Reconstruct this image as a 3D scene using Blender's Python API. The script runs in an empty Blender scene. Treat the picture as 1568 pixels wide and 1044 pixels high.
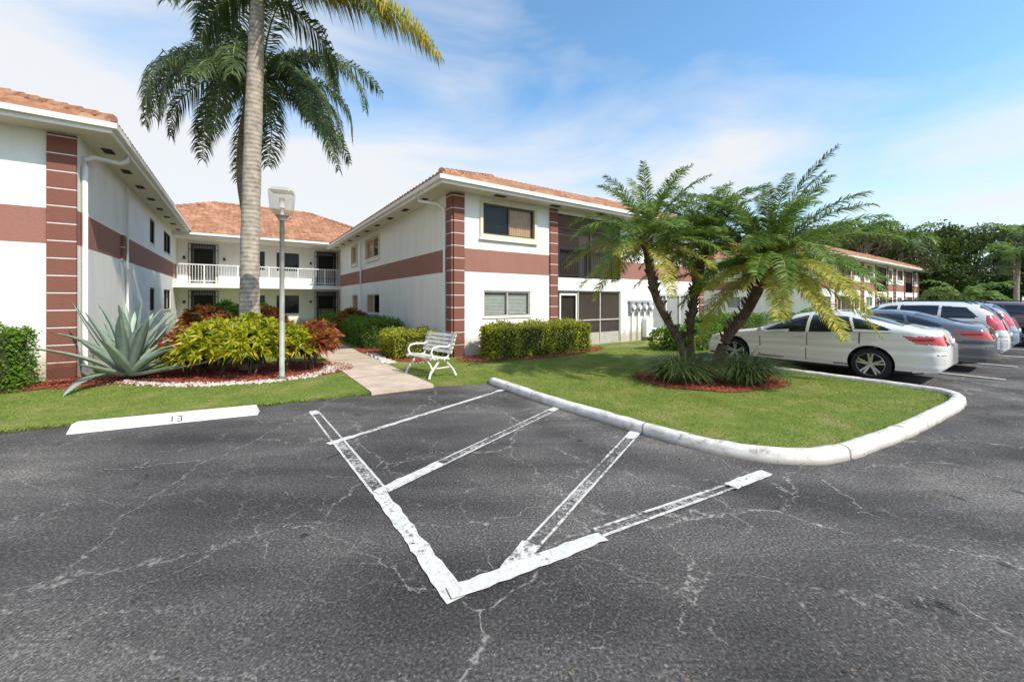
import bpy, math, random
import numpy as np
from mathutils import Vector, Matrix
random.seed(7); rng=np.random.default_rng(7)
S=bpy.context.scene
COL=S.collection
TH=math.radians(34.6)
AX=(math.cos(TH),math.sin(TH)); BX=(-math.sin(TH),math.cos(TH)); CO=(-1.7,11.33)
def W(u,v,z=0): return (CO[0]+u*AX[0]+v*BX[0], CO[1]+u*AX[1]+v*BX[1], z)

# ---------------------------------------------------------------- materials
def newmat(n):
    m=bpy.data.materials.new(n); m.use_nodes=True
    nt=m.node_tree; return m,nt,nt.nodes['Principled BSDF'],nt.nodes['Material Output']
def N(nt,t,**k):
    n=nt.nodes.new(t)
    for a,b in k.items():
        if a in n.inputs: n.inputs[a].default_value=b
        else: setattr(n,a,b)
    return n
def ramp(nt,pts):
    r=nt.nodes.new('ShaderNodeValToRGB'); e=r.color_ramp.elements
    while len(e)<len(pts): e.new(.5)
    for i,(p,c) in enumerate(pts):
        e[i].position=p; e[i].color=(c[0],c[1],c[2],1)
    return r
def g3(x): return (x,x,x)
def mat(n,col,rough=.6,var=.12,scale=6,bump=0,bscale=60,metal=0,spec=.4,coat=0):
    m,nt,b,o=newmat(n); L=nt.links
    tc=N(nt,'ShaderNodeTexCoord')
    no=N(nt,'ShaderNodeTexNoise',Scale=scale,Detail=6.0,Roughness=.6); L.new(tc.outputs['Object'],no.inputs['Vector'])
    c1=tuple(c*(1-var) for c in col); c2=tuple(min(1,c*(1+var)) for c in col)
    r=ramp(nt,[(.3,c1),(.7,c2)]); L.new(no.outputs[0],r.inputs[0]); L.new(r.outputs[0],b.inputs['Base Color'])
    b.inputs['Roughness'].default_value=rough; b.inputs['Metallic'].default_value=metal
    b.inputs['Specular IOR Level'].default_value=spec; b.inputs['Coat Weight'].default_value=coat; b.inputs['Coat Roughness'].default_value=.04
    if bump:
        n2=N(nt,'ShaderNodeTexNoise',Scale=bscale,Detail=4.0); L.new(tc.outputs['Object'],n2.inputs['Vector'])
        bp=N(nt,'ShaderNodeBump',Strength=bump,Distance=.02); L.new(n2.outputs[0],bp.inputs['Height']); L.new(bp.outputs[0],b.inputs['Normal'])
    return m
def leafmat(n,cols,rough=.5,trans=.35):
    m,nt,b,o=newmat(n); L=nt.links
    g=N(nt,'ShaderNodeNewGeometry')
    k=len(cols)
    r=ramp(nt,[(i/(max(1,k-1)),c) for i,c in enumerate(cols)]); L.new(g.outputs['Random Per Island'],r.inputs[0])
    L.new(r.outputs[0],b.inputs['Base Color']); b.inputs['Roughness'].default_value=rough; b.inputs['Specular IOR Level'].default_value=.35
    t=N(nt,'ShaderNodeBsdfTranslucent'); L.new(r.outputs[0],t.inputs[0])
    mx=N(nt,'ShaderNodeMixShader'); mx.inputs[0].default_value=trans
    L.new(b.outputs[0],mx.inputs[1]); L.new(t.outputs[0],mx.inputs[2]); L.new(mx.outputs[0],o.inputs[0])
    return m
def stucco(n,col,dirt=True):
    m,nt,b,o=newmat(n); L=nt.links; tc=N(nt,'ShaderNodeTexCoord')
    mp=N(nt,'ShaderNodeMapping'); mp.inputs['Scale'].default_value=(1.4,1.4,.35); L.new(tc.outputs['Object'],mp.inputs[0])
    a=N(nt,'ShaderNodeTexNoise',Scale=1.6,Detail=7.0,Roughness=.65); L.new(mp.outputs[0],a.inputs['Vector'])
    r=ramp(nt,[(.25,tuple(c*.87 for c in col)),(.5,col),(.8,tuple(min(1,c*1.03) for c in col))]); L.new(a.outputs[0],r.inputs[0])
    sz=N(nt,'ShaderNodeSeparateXYZ'); L.new(tc.outputs['Object'],sz.inputs[0])
    n3=N(nt,'ShaderNodeTexNoise',Scale=5.0,Detail=5.0); L.new(tc.outputs['Object'],n3.inputs['Vector'])
    ma=N(nt,'ShaderNodeMath',operation='MULTIPLY_ADD'); ma.inputs[1].default_value=-.7; L.new(n3.outputs[0],ma.inputs[0]); L.new(sz.outputs['Z'],ma.inputs[2])
    dr=ramp(nt,[(0,(.62,.56,.48)),(.25,(1,1,1))]); L.new(ma.outputs[0],dr.inputs[0])
    mx=N(nt,'ShaderNodeMix',data_type='RGBA',blend_type='MULTIPLY'); mx.inputs[0].default_value=1; L.new(r.outputs[0],mx.inputs[6]); L.new(dr.outputs[0],mx.inputs[7])
    L.new(mx.outputs[2],b.inputs['Base Color'])
    n2=N(nt,'ShaderNodeTexNoise',Scale=28.0,Detail=5.0); L.new(tc.outputs['Object'],n2.inputs['Vector'])
    bp=N(nt,'ShaderNodeBump',Strength=.45,Distance=.02); L.new(n2.outputs[0],bp.inputs['Height']); L.new(bp.outputs[0],b.inputs['Normal'])
    b.inputs['Roughness'].default_value=.85; return m
M_WHITE=stucco('white_stucco',(.85,.83,.79))
M_BAND=stucco('terracotta_paint',(.32,.145,.11))
M_PIL=stucco('brown_pilaster',(.21,.08,.056))
M_TRIM=mat('white_trim',(.83,.81,.77),.45,.05,3)
M_CREAM=mat('cream_trim',(.68,.62,.47),.6,.08)
M_SOFF=mat('soffit',(.72,.66,.57),.8,.06)
M_DARK=mat('dark_interior',(.02,.02,.022),.8)
M_BLACK=mat('black_metal',(.015,.015,.016),.4)
M_GREYD=mat('grey_door',(.35,.36,.37),.5)
M_BLIND=mat('blinds',(.62,.66,.60),.7)
M_CURT=mat('curtain',(.80,.52,.30),.8)
M_ALU=mat('alu_frame',(.46,.43,.38),.4)
M_BRZ=mat('bronze_frame',(.09,.065,.05),.4)
def glassmat(n,tint,fac=.45):
    m,nt,b,o=newmat(n); L=nt.links
    b.inputs['Base Color'].default_value=(*tint,1); b.inputs['Roughness'].default_value=.03; b.inputs['Specular IOR Level'].default_value=.9
    t=N(nt,'ShaderNodeBsdfTransparent'); mx=N(nt,'ShaderNodeMixShader'); mx.inputs[0].default_value=fac
    L.new(b.outputs[0],mx.inputs[1]); L.new(t.outputs[0],mx.inputs[2]); L.new(mx.outputs[0],o.inputs[0]); return m
M_GLASS=glassmat('window_glass',(.03,.035,.04),.68)
M_SCREEN=glassmat('insect_screen',(.07,.055,.048),.45); 
M_SCREEN.node_tree.nodes['Principled BSDF'].inputs['Roughness'].default_value=.8
M_SCREEN.node_tree.nodes['Principled BSDF'].inputs['Specular IOR Level'].default_value=.1

def tilemat():
    m,nt,b,o=newmat('clay_roof_tile'); L=nt.links; tc=N(nt,'ShaderNodeTexCoord')
    v=N(nt,'ShaderNodeTexVoronoi',Scale=3.6); L.new(tc.outputs['Object'],v.inputs['Vector'])
    n=N(nt,'ShaderNodeTexNoise',Scale=1.1,Detail=6.0); L.new(tc.outputs['Object'],n.inputs['Vector'])
    r=ramp(nt,[(0,(.30,.13,.065)),(.5,(.45,.22,.125)),(1,(.56,.33,.20))]); L.new(v.outputs['Color'],r.inputs[0])
    r2=ramp(nt,[(.3,(.6,.56,.52)),(.65,(1,1,1))]); L.new(n.outputs[0],r2.inputs[0])
    mx=N(nt,'ShaderNodeMix',data_type='RGBA',blend_type='MULTIPLY'); mx.inputs[0].default_value=.8
    L.new(r.outputs[0],mx.inputs[6]); L.new(r2.outputs[0],mx.inputs[7]); L.new(mx.outputs[2],b.inputs['Base Color'])
    b.inputs['Roughness'].default_value=.8; return m
M_TILE=tilemat()

def crackmask(nt,L,vec,scale,width,maskscale,thr,seed):
    n=N(nt,'ShaderNodeTexNoise',Scale=2.2,Detail=6.0,Roughness=.6); L.new(vec,n.inputs['Vector'])
    md=N(nt,'ShaderNodeVectorMath',operation='SCALE'); md.inputs['Scale'].default_value=.5; L.new(n.outputs['Color'],md.inputs[0])
    ad=N(nt,'ShaderNodeVectorMath',operation='ADD'); L.new(vec,ad.inputs[0]); L.new(md.outputs[0],ad.inputs[1])
    ad2=N(nt,'ShaderNodeVectorMath',operation='ADD'); ad2.inputs[1].default_value=(seed,seed*2,0); L.new(ad.outputs[0],ad2.inputs[0])
    v=N(nt,'ShaderNodeTexVoronoi',feature='DISTANCE_TO_EDGE',Scale=scale); L.new(ad2.outputs[0],v.inputs['Vector'])
    r=ramp(nt,[(0,g3(1)),(width,g3(0))]); L.new(v.outputs['Distance'],r.inputs[0])
    k=N(nt,'ShaderNodeTexNoise',Scale=maskscale,Detail=5.0,Roughness=.7); L.new(ad2.outputs[0],k.inputs['Vector'])
    kr=ramp(nt,[(thr,g3(0)),(thr+.08,g3(1))]); L.new(k.outputs[0],kr.inputs[0])
    m=N(nt,'ShaderNodeMath',operation='MULTIPLY'); L.new(r.outputs[0],m.inputs[0]); L.new(kr.outputs[0],m.inputs[1]); return m.outputs[0]
def asphalt():
    m,nt,b,o=newmat('asphalt'); L=nt.links; tc=N(nt,'ShaderNodeTexCoord'); V=tc.outputs['Object']
    big=N(nt,'ShaderNodeTexNoise',Scale=.45,Detail=10.0,Roughness=.62); L.new(V,big.inputs['Vector'])
    r=ramp(nt,[(.3,(.046,.043,.042)),(.5,(.074,.069,.066)),(.68,(.128,.118,.107))]); L.new(big.outputs[0],r.inputs[0])
    mpp=N(nt,'ShaderNodeMapping'); mpp.inputs['Rotation'].default_value=(0,0,-TH); mpp.inputs['Scale'].default_value=(.3,1.6,1); L.new(V,mpp.inputs[0])
    st=N(nt,'ShaderNodeTexNoise',Scale=1.2,Detail=6.0); L.new(mpp.outputs[0],st.inputs['Vector'])
    sr=ramp(nt,[(.35,g3(.70)),(.7,g3(1.35))]); L.new(st.outputs[0],sr.inputs[0])
    m1=N(nt,'ShaderNodeMix',data_type='RGBA',blend_type='MULTIPLY'); m1.inputs[0].default_value=1; L.new(r.outputs[0],m1.inputs[6]); L.new(sr.outputs[0],m1.inputs[7])
    sp=N(nt,'ShaderNodeTexNoise',Scale=55.0,Detail=5.0,Roughness=.8); L.new(V,sp.inputs['Vector'])
    spr=ramp(nt,[(.36,g3(.35)),(.5,g3(1)),(.60,g3(1.8)),(.67,g3(5.0))]); L.new(sp.outputs[0],spr.inputs[0])
    m2=N(nt,'ShaderNodeMix',data_type='RGBA',blend_type='MULTIPLY'); m2.inputs[0].default_value=1; L.new(m1.outputs[2],m2.inputs[6]); L.new(spr.outputs[0],m2.inputs[7])
    c1=crackmask(nt,L,V,.55,.007,1.1,.42,3.3); c2=crackmask(nt,L,V,1.7,.013,1.3,.48,8.1); c3=crackmask(nt,L,V,5.5,.03,.9,.50,1.7)
    mxm=N(nt,'ShaderNodeMath',operation='MAXIMUM'); L.new(c1,mxm.inputs[0]); L.new(c2,mxm.inputs[1])
    c3s=N(nt,'ShaderNodeMath',operation='MULTIPLY'); c3s.inputs[1].default_value=.5; L.new(c3,c3s.inputs[0])
    mx2=N(nt,'ShaderNodeMath',operation='MAXIMUM'); L.new(mxm.outputs[0],mx2.inputs[0]); L.new(c3s.outputs[0],mx2.inputs[1])
    brk=N(nt,'ShaderNodeTexNoise',Scale=26.0,Detail=4.0); L.new(V,brk.inputs['Vector']); bkr=ramp(nt,[(.42,g3(0.05)),(.56,g3(.85))]); L.new(brk.outputs[0],bkr.inputs[0])
    mm=N(nt,'ShaderNodeMath',operation='MULTIPLY'); L.new(mx2.outputs[0],mm.inputs[0]); L.new(bkr.outputs[0],mm.inputs[1])
    m3=N(nt,'ShaderNodeMix',data_type='RGBA'); L.new(mm.outputs[0],m3.inputs[0]); L.new(m2.outputs[2],m3.inputs[6]); m3.inputs[7].default_value=(.36,.335,.30,1)
    tn=N(nt,'ShaderNodeTexNoise',Scale=3.0,Detail=3.0,Distortion=.6); L.new(V,tn.inputs['Vector']); tr=ramp(nt,[(.68,g3(1)),(.73,g3(.4))]); L.new(tn.outputs[0],tr.inputs[0])
    m4=N(nt,'ShaderNodeMix',data_type='RGBA',blend_type='MULTIPLY'); m4.inputs[0].default_value=1; L.new(m3.outputs[2],m4.inputs[6]); L.new(tr.outputs[0],m4.inputs[7])
    sc=N(nt,'ShaderNodeVectorMath',operation='DISTANCE'); sc.inputs[1].default_value=(4.6,7.6,0); L.new(V,sc.inputs[0])
    dn=N(nt,'ShaderNodeMath',operation='MULTIPLY_ADD'); dn.inputs[1].default_value=.5; L.new(big.outputs[0],dn.inputs[0]); L.new(sc.outputs['Value'],dn.inputs[2])
    dm=N(nt,'ShaderNodeMath',operation='MULTIPLY'); dm.inputs[1].default_value=.1; L.new(dn.outputs[0],dm.inputs[0])
    dr=ramp(nt,[(.41,g3(1)),(.45,g3(1.6)),(.50,g3(.95)),(.535,g3(1.45)),(.62,g3(1))]); L.new(dm.outputs[0],dr.inputs[0])
    m5=N(nt,'ShaderNodeMix',data_type='RGBA',blend_type='MULTIPLY'); m5.inputs[0].default_value=1; L.new(m4.outputs[2],m5.inputs[6]); L.new(dr.outputs[0],m5.inputs[7])
    L.new(m5.outputs[2],b.inputs['Base Color']); b.inputs['Roughness'].default_value=.85; b.inputs['Specular IOR Level'].default_value=.22
    bp=N(nt,'ShaderNodeBump',Strength=.6,Distance=.012); L.new(sp.outputs[0],bp.inputs['Height']); L.new(bp.outputs[0],b.inputs['Normal'])
    return m
M_ASPH=asphalt()
def paintmat(n,thr,col=(.66,.64,.60)):
    m,nt,b,o=newmat(n); L=nt.links; tc=N(nt,'ShaderNodeTexCoord'); V=tc.outputs['Object']
    a=N(nt,'ShaderNodeTexNoise',Scale=24.0,Detail=9.0,Roughness=.8); L.new(V,a.inputs['Vector'])
    a2=N(nt,'ShaderNodeTexNoise',Scale=1.6,Detail=3.0); L.new(V,a2.inputs['Vector'])
    ad=N(nt,'ShaderNodeMath',operation='MULTIPLY_ADD'); ad.inputs[1].default_value=.7; L.new(a2.outputs[0],ad.inputs[0]); L.new(a.outputs[0],ad.inputs[2])
    r=ramp(nt,[(thr,g3(0.04)),(thr+.12,g3(1))]); L.new(ad.outputs[0],r.inputs[0])
    rc=ramp(nt,[(.3,tuple(c*.55 for c in col)),(.6,col)]); L.new(a.outputs[0],rc.inputs[0]); L.new(rc.outputs[0],b.inputs['Base Color']); b.inputs['Roughness'].default_value=.75
    t=N(nt,'ShaderNodeBsdfTransparent'); mx=N(nt,'ShaderNodeMixShader')
    L.new(r.outputs[0],mx.inputs[0]); L.new(t.outputs[0],mx.inputs[1]); L.new(b.outputs[0],mx.inputs[2]); L.new(mx.outputs[0],o.inputs[0]); return m
M_LINE=paintmat('worn_line_paint',.70); M_LINE2=paintmat('very_worn_line_paint',.83,(.45,.43,.40)); M_LINE1=paintmat('fresh_line_paint',.64,(.70,.68,.64))
def kerbmat():
    m,nt,b,o=newmat('white_kerb_paint'); L=nt.links; tc=N(nt,'ShaderNodeTexCoord'); V=tc.outputs['Object']
    a=N(nt,'ShaderNodeTexNoise',Scale=5.0,Detail=9.0,Roughness=.78); L.new(V,a.inputs['Vector'])
    r=ramp(nt,[(.34,(.26,.23,.19)),(.43,(.58,.55,.50)),(.58,(.76,.74,.70))]); L.new(a.outputs[0],r.inputs[0])
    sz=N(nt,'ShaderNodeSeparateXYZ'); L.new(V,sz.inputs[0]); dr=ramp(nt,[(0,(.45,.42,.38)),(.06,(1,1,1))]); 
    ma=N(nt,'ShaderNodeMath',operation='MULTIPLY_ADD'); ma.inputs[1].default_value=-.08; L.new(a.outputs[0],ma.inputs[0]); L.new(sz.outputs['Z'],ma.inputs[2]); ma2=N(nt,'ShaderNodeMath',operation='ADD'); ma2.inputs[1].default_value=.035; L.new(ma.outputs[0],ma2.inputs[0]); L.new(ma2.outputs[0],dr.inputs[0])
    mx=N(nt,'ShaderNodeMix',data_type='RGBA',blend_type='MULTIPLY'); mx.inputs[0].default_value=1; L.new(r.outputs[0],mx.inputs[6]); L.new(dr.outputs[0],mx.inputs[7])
    L.new(mx.outputs[2],b.inputs['Base Color'])
    bp=N(nt,'ShaderNodeBump',Strength=.5,Distance=.02); L.new(a.outputs[0],bp.inputs['Height']); L.new(bp.outputs[0],b.inputs['Normal']); b.inputs['Roughness'].default_value=.8; return m
M_KERB=kerbmat()
def lawnmat():
    m,nt,b,o=newmat('lawn_soil'); L=nt.links; tc=N(nt,'ShaderNodeTexCoord'); V=tc.outputs['Object']
    a=N(nt,'ShaderNodeTexNoise',Scale=1.3,Detail=8.0,Roughness=.7); L.new(V,a.inputs['Vector'])
    r=ramp(nt,[(.3,(.11,.17,.02)),(.50,(.19,.26,.03)),(.66,(.38,.32,.12))]); L.new(a.outputs[0],r.inputs[0]); L.new(r.outputs[0],b.inputs['Base Color'])
    n2=N(nt,'ShaderNodeTexNoise',Scale=60.0,Detail=4.0); L.new(V,n2.inputs['Vector'])
    bp=N(nt,'ShaderNodeBump',Strength=1.0,Distance=.05); L.new(n2.outputs[0],bp.inputs['Height']); L.new(bp.outputs[0],b.inputs['Normal']); b.inputs['Roughness'].default_value=.9; return m
M_LAWN=lawnmat()
M_CONC=mat('concrete',(.54,.43,.33),.85,.2,2.5,.3,40)
M_MULCH=mat('red_mulch',(.30,.07,.04),.9,.5,18,1.0,35)
M_SOIL=mat('soil',(.06,.045,.03),.95,.4,10,.6,20)
M_STONE=mat('white_stone',(.53,.49,.43),.8,.4,18)
def trunkmat(n,c1,c2,ring):
    m,nt,b,o=newmat(n); L=nt.links; tc=N(nt,'ShaderNodeTexCoord'); V=tc.outputs['Object']
    w=N(nt,'ShaderNodeTexWave',wave_type='BANDS',bands_direction='Z',Scale=ring,Distortion=2.5,Detail=3.0); L.new(V,w.inputs['Vector'])
    a=N(nt,'ShaderNodeTexNoise',Scale=6.0,Detail=8.0,Roughness=.7); L.new(V,a.inputs['Vector'])
    mu=N(nt,'ShaderNodeMath',operation='MULTIPLY_ADD'); mu.inputs[1].default_value=.15; L.new(w.outputs[1],mu.inputs[0]); L.new(a.outputs[0],mu.inputs[2])
    r=ramp(nt,[(.36,c1),(.76,c2)]); L.new(mu.outputs[0],r.inputs[0]); L.new(r.outputs[0],b.inputs['Base Color'])
    bp=N(nt,'ShaderNodeBump',Strength=.6,Distance=.03); L.new(mu.outputs[0],bp.inputs['Height']); L.new(bp.outputs[0],b.inputs['Normal']); b.inputs['Roughness'].default_value=.9; return m
M_TRUNK=trunkmat('palm_bark',(.18,.145,.11),(.52,.45,.37),3)
M_TRUNKB=trunkmat('brown_palm_bark',(.10,.07,.05),(.32,.25,.18),3)
M_TRUNKD=trunkmat('dark_palm_bark',(.035,.024,.017),(.17,.11,.07),6)
M_BARK=mat('bark',(.14,.10,.075),.9,.4,8,.6,20)
M_PALM=leafmat('palm_leaf',[(.055,.095,.035),(.09,.14,.04),(.14,.19,.06),(.07,.115,.04)])
M_PALMY=leafmat('yellow_palm_leaf',[(.24,.28,.03),(.46,.40,.03),(.30,.33,.03),(.62,.34,.03),(.18,.25,.03)])
M_PYG=leafmat('pygmy_palm_leaf',[(.09,.16,.028),(.15,.25,.04),(.24,.34,.06),(.12,.20,.035)],.45,.4)
M_PYGY=leafmat('pygmy_yellow_leaf',[(.40,.42,.05),(.52,.48,.06),(.30,.36,.05),(.55,.42,.09)],.5,.4)
M_RACH=mat('frond_stem',(.26,.28,.09),.6)
M_HEDG=leafmat('hedge_leaf',[(.07,.15,.016),(.12,.23,.02),(.18,.31,.025),(.09,.18,.02)])
M_HEDY=leafmat('golden_hedge_leaf',[(.18,.24,.02),(.34,.35,.025),(.48,.45,.035),(.15,.21,.02)])
M_CROT=leafmat('croton_leaf',[(.12,.20,.015),(.34,.38,.02),(.50,.47,.025),(.56,.46,.025),(.19,.28,.02)],.35)
M_CROR=leafmat('red_croton_leaf',[(.07,.02,.02),(.32,.05,.03),(.46,.14,.03),(.14,.13,.02),(.22,.03,.025),(.42,.34,.03)],.35)
M_GRASS=leafmat('grass_blade',[(.15,.24,.022),(.24,.34,.04),(.33,.39,.065),(.20,.29,.035),(.44,.38,.16)],.6)
M_LIRI=leafmat('liriope_leaf',[(.06,.10,.03),(.12,.18,.06),(.20,.25,.10)])
M_TREE=leafmat('tree_leaf',[(.035,.065,.015),(.06,.10,.02),(.10,.15,.03),(.045,.08,.018)],.6,.3)
M_TREE2=leafmat('light_tree_leaf',[(.08,.12,.02),(.13,.18,.035),(.18,.24,.045),(.10,.14,.025)],.6,.3)
M_AGAVE=mat('agave_leaf',(.27,.34,.27),.5,.22,3)
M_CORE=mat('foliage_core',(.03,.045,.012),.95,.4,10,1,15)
M_DEAD=leafmat('dry_leaf',[(.30,.20,.10),(.18,.10,.05),(.40,.30,.16)])

# ---------------------------------------------------------------- mesh builder
class MB:
    def __init__(s): s.v=[];s.f=[];s.m=[];s.mats=[]
    def mi(s,m):
        if m not in s.mats: s.mats.append(m)
        return s.mats.index(m)
    def quad(s,pts,m):
        b=len(s.v); s.v.extend([tuple(p) for p in pts]); s.f.append(tuple(range(b,b+len(pts)))); s.m.append(s.mi(m))
    def hexa(s,p,m):
        b=len(s.v); s.v.extend([tuple(q) for q in p]); i=s.mi(m)
        for f in ((3,2,1,0),(4,5,6,7),(0,1,5,4),(1,2,6,5),(2,3,7,6),(3,0,4,7)): s.f.append(tuple(b+k for k in f)); s.m.append(i)
    def box(s,x0,x1,y0,y1,z0,z1,m):
        s.hexa([(x0,y0,z0),(x1,y0,z0),(x1,y1,z0),(x0,y1,z0),(x0,y0,z1),(x1,y0,z1),(x1,y1,z1),(x0,y1,z1)],m)
    def tube(s,path,rad,n,m,cap=True):
        i=s.mi(m); b=len(s.v); P=[Vector(p) for p in path]
        if not hasattr(rad,'__len__'): rad=[rad]*len(P)
        for k,p in enumerate(P):
            t=(P[min(k+1,len(P)-1)]-P[max(k-1,0)]).normalized()
            ref=Vector((0,0,1)) if abs(t.z)<.9 else Vector((1,0,0))
            a=t.cross(ref).normalized(); c=t.cross(a)
            for j in range(n):
                q=p+(a*math.cos(2*math.pi*j/n)+c*math.sin(2*math.pi*j/n))*rad[k]; s.v.append(tuple(q))
        for k in range(len(P)-1):
            for j in range(n):
                s.f.append((b+k*n+j,b+k*n+(j+1)%n,b+(k+1)*n+(j+1)%n,b+(k+1)*n+j)); s.m.append(i)
        if cap:
            s.f.append(tuple(b+j for j in range(n))); s.m.append(i)
            s.f.append(tuple(b+(len(P)-1)*n+j for j in reversed(range(n)))); s.m.append(i)
    def arr(s,V,F,m):
        b=len(s.v); s.v.extend(V.tolist()); s.f.extend([tuple(x) for x in (F+b).tolist()]); s.m.extend([s.mi(m)]*len(F))
    def build(s,name,parent=None,smooth=False,loc=(0,0,0),rot=0):
        me=bpy.data.meshes.new(name); me.from_pydata(s.v,[],s.f)
        for m in s.mats: me.materials.append(m)
        me.polygons.foreach_set('material_index',s.m)
        if smooth: me.polygons.foreach_set('use_smooth',[True]*len(s.f))
        me.update(); o=bpy.data.objects.new(name,me); COL.objects.link(o)
        o.location=loc; o.rotation_euler=(0,0,rot)
        if parent: o.parent=parent
        return o
def empty(name,loc=(0,0,0),rot=0):
    o=bpy.data.objects.new(name,None); COL.objects.link(o); o.location=loc; o.rotation_euler=(0,0,rot); return o

def unit(a): return a/np.maximum(1e-9,np.linalg.norm(a,axis=1,keepdims=True))
def leaves(mb,P,D,L,Wd,m,bend=.15):
    n=len(P); D=unit(D); R=rng.normal(size=(n,3)); Sd=unit(np.cross(D,R)); L=np.broadcast_to(L,(n,))[:,None]; Wd=np.broadcast_to(Wd,(n,))[:,None]
    tip=P+D*L; tip[:,2]-=bend*L[:,0]
    mid=P+D*L*.5
    V=np.stack([P,mid+Sd*Wd*.5,tip,mid-Sd*Wd*.5],1).reshape(-1,3)
    F=np.arange(4*n).reshape(n,4); mb.arr(V,F,m)
def blades(mb,P,D,L,Wd,droop,m,seg=3):
    n=len(P); D=unit(D); H=D.copy(); H[:,2]=0; H=unit(H+1e-6)
    Sd=np.stack([-H[:,1],H[:,0],np.zeros(n)],1); L=np.broadcast_to(L,(n,))[:,None]; 
    pts=[]; cur=P.copy(); d=D.copy()
    for k in range(seg+1):
        w=Wd*(1-(k/seg)**2)*.5+.0005
        pts.append(cur-Sd*w); pts.append(cur+Sd*w)
        cur=cur+d*L/seg; d=unit(d+np.array([0,0,-1.])*droop/seg+H*droop*.3/seg)
    V=np.stack(pts,1).reshape(-1,3); b=(np.arange(n)*(2*(seg+1)))[:,None]
    F=np.concatenate([b+np.array([[2*k,2*k+1,2*k+3,2*k+2]]) for k in range(seg)],0); mb.arr(V,F,m)
def rdir(n):
    return unit(rng.normal(size=(n,3)))
def blob_leaves(mb,c,r,n,L,Wd,m,flat=1,shell=.6):
    d=rdir(n); rr=(shell+(1-shell)*rng.random(n))[:,None]
    P=np.array(c)+d*rr*np.array(r); D=d+rdir(n)*.9; leaves(mb,P,D,L*(.6+.8*rng.random(n)),Wd*(.6+.8*rng.random(n)),m)
def frond(mb,base,az,el,L,droop,nl,ll,lw,m,hang=.6,vang=.6,rach=.02):
    T=np.linspace(0,1,13); p=np.array(base,float); h=np.array([math.cos(az),math.sin(az),0]); up=np.array([0,0,1.])
    side=np.array([-h[1],h[0],0]); pts=[p.copy()]; tn=[]; tw=random.uniform(-.5,.5)
    for t in T[1:]:
        a=max(-1.5,el-droop*(t**1.25)); d=h*math.cos(a)+up*math.sin(a)+side*tw*.25*t; d/=np.linalg.norm(d); tn.append(d); p=p+d*L/12; pts.append(p.copy())
    tn.append(tn[-1]); pts=np.array(pts); tn=np.array(tn)
    mb.tube(pts[::2],[rach*(1-.85*k/6) for k in range(7)],5,M_RACH,False)
    ts=np.linspace(.10,1,nl)
    for sgn in (-1,1):
        t=np.clip(ts+rng.normal(size=nl)*.006,0,1)*12; i=np.minimum(t.astype(int),11); fr=(t-i)[:,None]
        P=pts[i]*(1-fr)+pts[i+1]*fr; Tn=tn[i]
        lift=rng.normal(size=nl)[:,None]*.28+.15
        D=unit(np.tile(side*sgn,(nl,1))*math.cos(vang)+Tn*math.sin(vang)+up*lift)
        prof=np.sin(np.pi*np.clip(.12+.83*ts,0,1))**.6; Ln=(ll*prof*(.85+.3*rng.random(nl)))[:,None]
        Wv=unit(Tn-D*np.sum(Tn*D,1,keepdims=True)+rng.normal(size=(nl,3))*.25)
        p1=P+D*Ln*.45; p1[:,2]-=hang*.12*Ln[:,0]; p2=P+D*Ln*(.98-.25*hang); p2[:,2]-=hang*.62*Ln[:,0]
        w=lw
        V=np.stack([P-Wv*w*.3,P+Wv*w*.3,p1+Wv*w*.5,p1-Wv*w*.5,p2],1).reshape(-1,3)
        b=(np.arange(nl)*5)[:,None]; mb.arr(V,b+np.array([[0,1,2,3]]),m)
        bb=len(mb.v)-len(V); k=mb.mi(m)
        for q in range(nl): mb.f.append((bb+q*5+3,bb+q*5+2,bb+q*5+4)); mb.m.append(k)

# ---------------------------------------------------------------- ground
def sheet(name,pts,z,m,thick=None,parent=None):
    mb=MB(); mb.quad([(p[0],p[1],z) for p in pts],m)
    if thick:
        n=len(pts)
        for i in range(n):
            a=pts[i]; b=pts[(i+1)%n]; mb.quad([(a[0],a[1],z-thick),(b[0],b[1],z-thick),(b[0],b[1],z),(a[0],a[1],z)],m)
    return mb.build(name,parent)
sheet('ground',[(-900,-900),(900,-900),(900,900),(-900,900)],-.03,M_LAWN)
sheet('asphalt_parking_lot',[(-60,-40),(140,-40),(140,34),W(75,-3)[:2],W(75,8)[:2],W(-60,8)[:2]],0,M_ASPH)
kerb=[(-.48,7.97),(.18,6.93),(.62,6.26),(1.10,5.67),(1.45,5.2),(1.75,4.83),(2.0,4.52),(2.3,4.27),(2.6,4.11),(2.9,4.03),(3.2,4.03),(3.5,4.12),(3.85,4.28),(4.3,4.52),(4.9,4.83),(5.5,5.18),(6.2,5.6),(6.75,5.93),(7.2,6.22),(7.5,6.45),(7.72,6.7),(7.8,6.95),(7.72,7.2),(7.55,7.5)]
ke=W(5.45,-3.55)[:2]
kerb_full=kerb+[ke]
def offset(path,d):
    out=[]
    for k in range(len(path)):
        a=Vector(path[max(k-1,0)]); b=Vector(path[min(k+1,len(path)-1)]); t=(b-a).normalized(); out.append((path[k][0]-t.y*d,path[k][1]+t.x*d))
    return out
lawnR=[W(-1.95,-3.04)[:2]]+offset(kerb_full,.07)+[W(75,-3.55)[:2],W(75,40)[:2],W(-1.95,40)[:2]]
lawnL=[W(-3.12,-3.0)[:2],W(-4.4,-2.85)[:2],W(-7.6,-2.42)[:2],W(-12,-2.3)[:2],W(-40,-2.3)[:2],W(-40,40)[:2],W(-3.12,40)[:2]]
lawn=empty('lawn')
sheet('lawn_surface_right',lawnR,.06,M_LAWN,.07,lawn)
sheet('lawn_surface_left',lawnL,.045,M_LAWN,.06,lawn)
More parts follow.
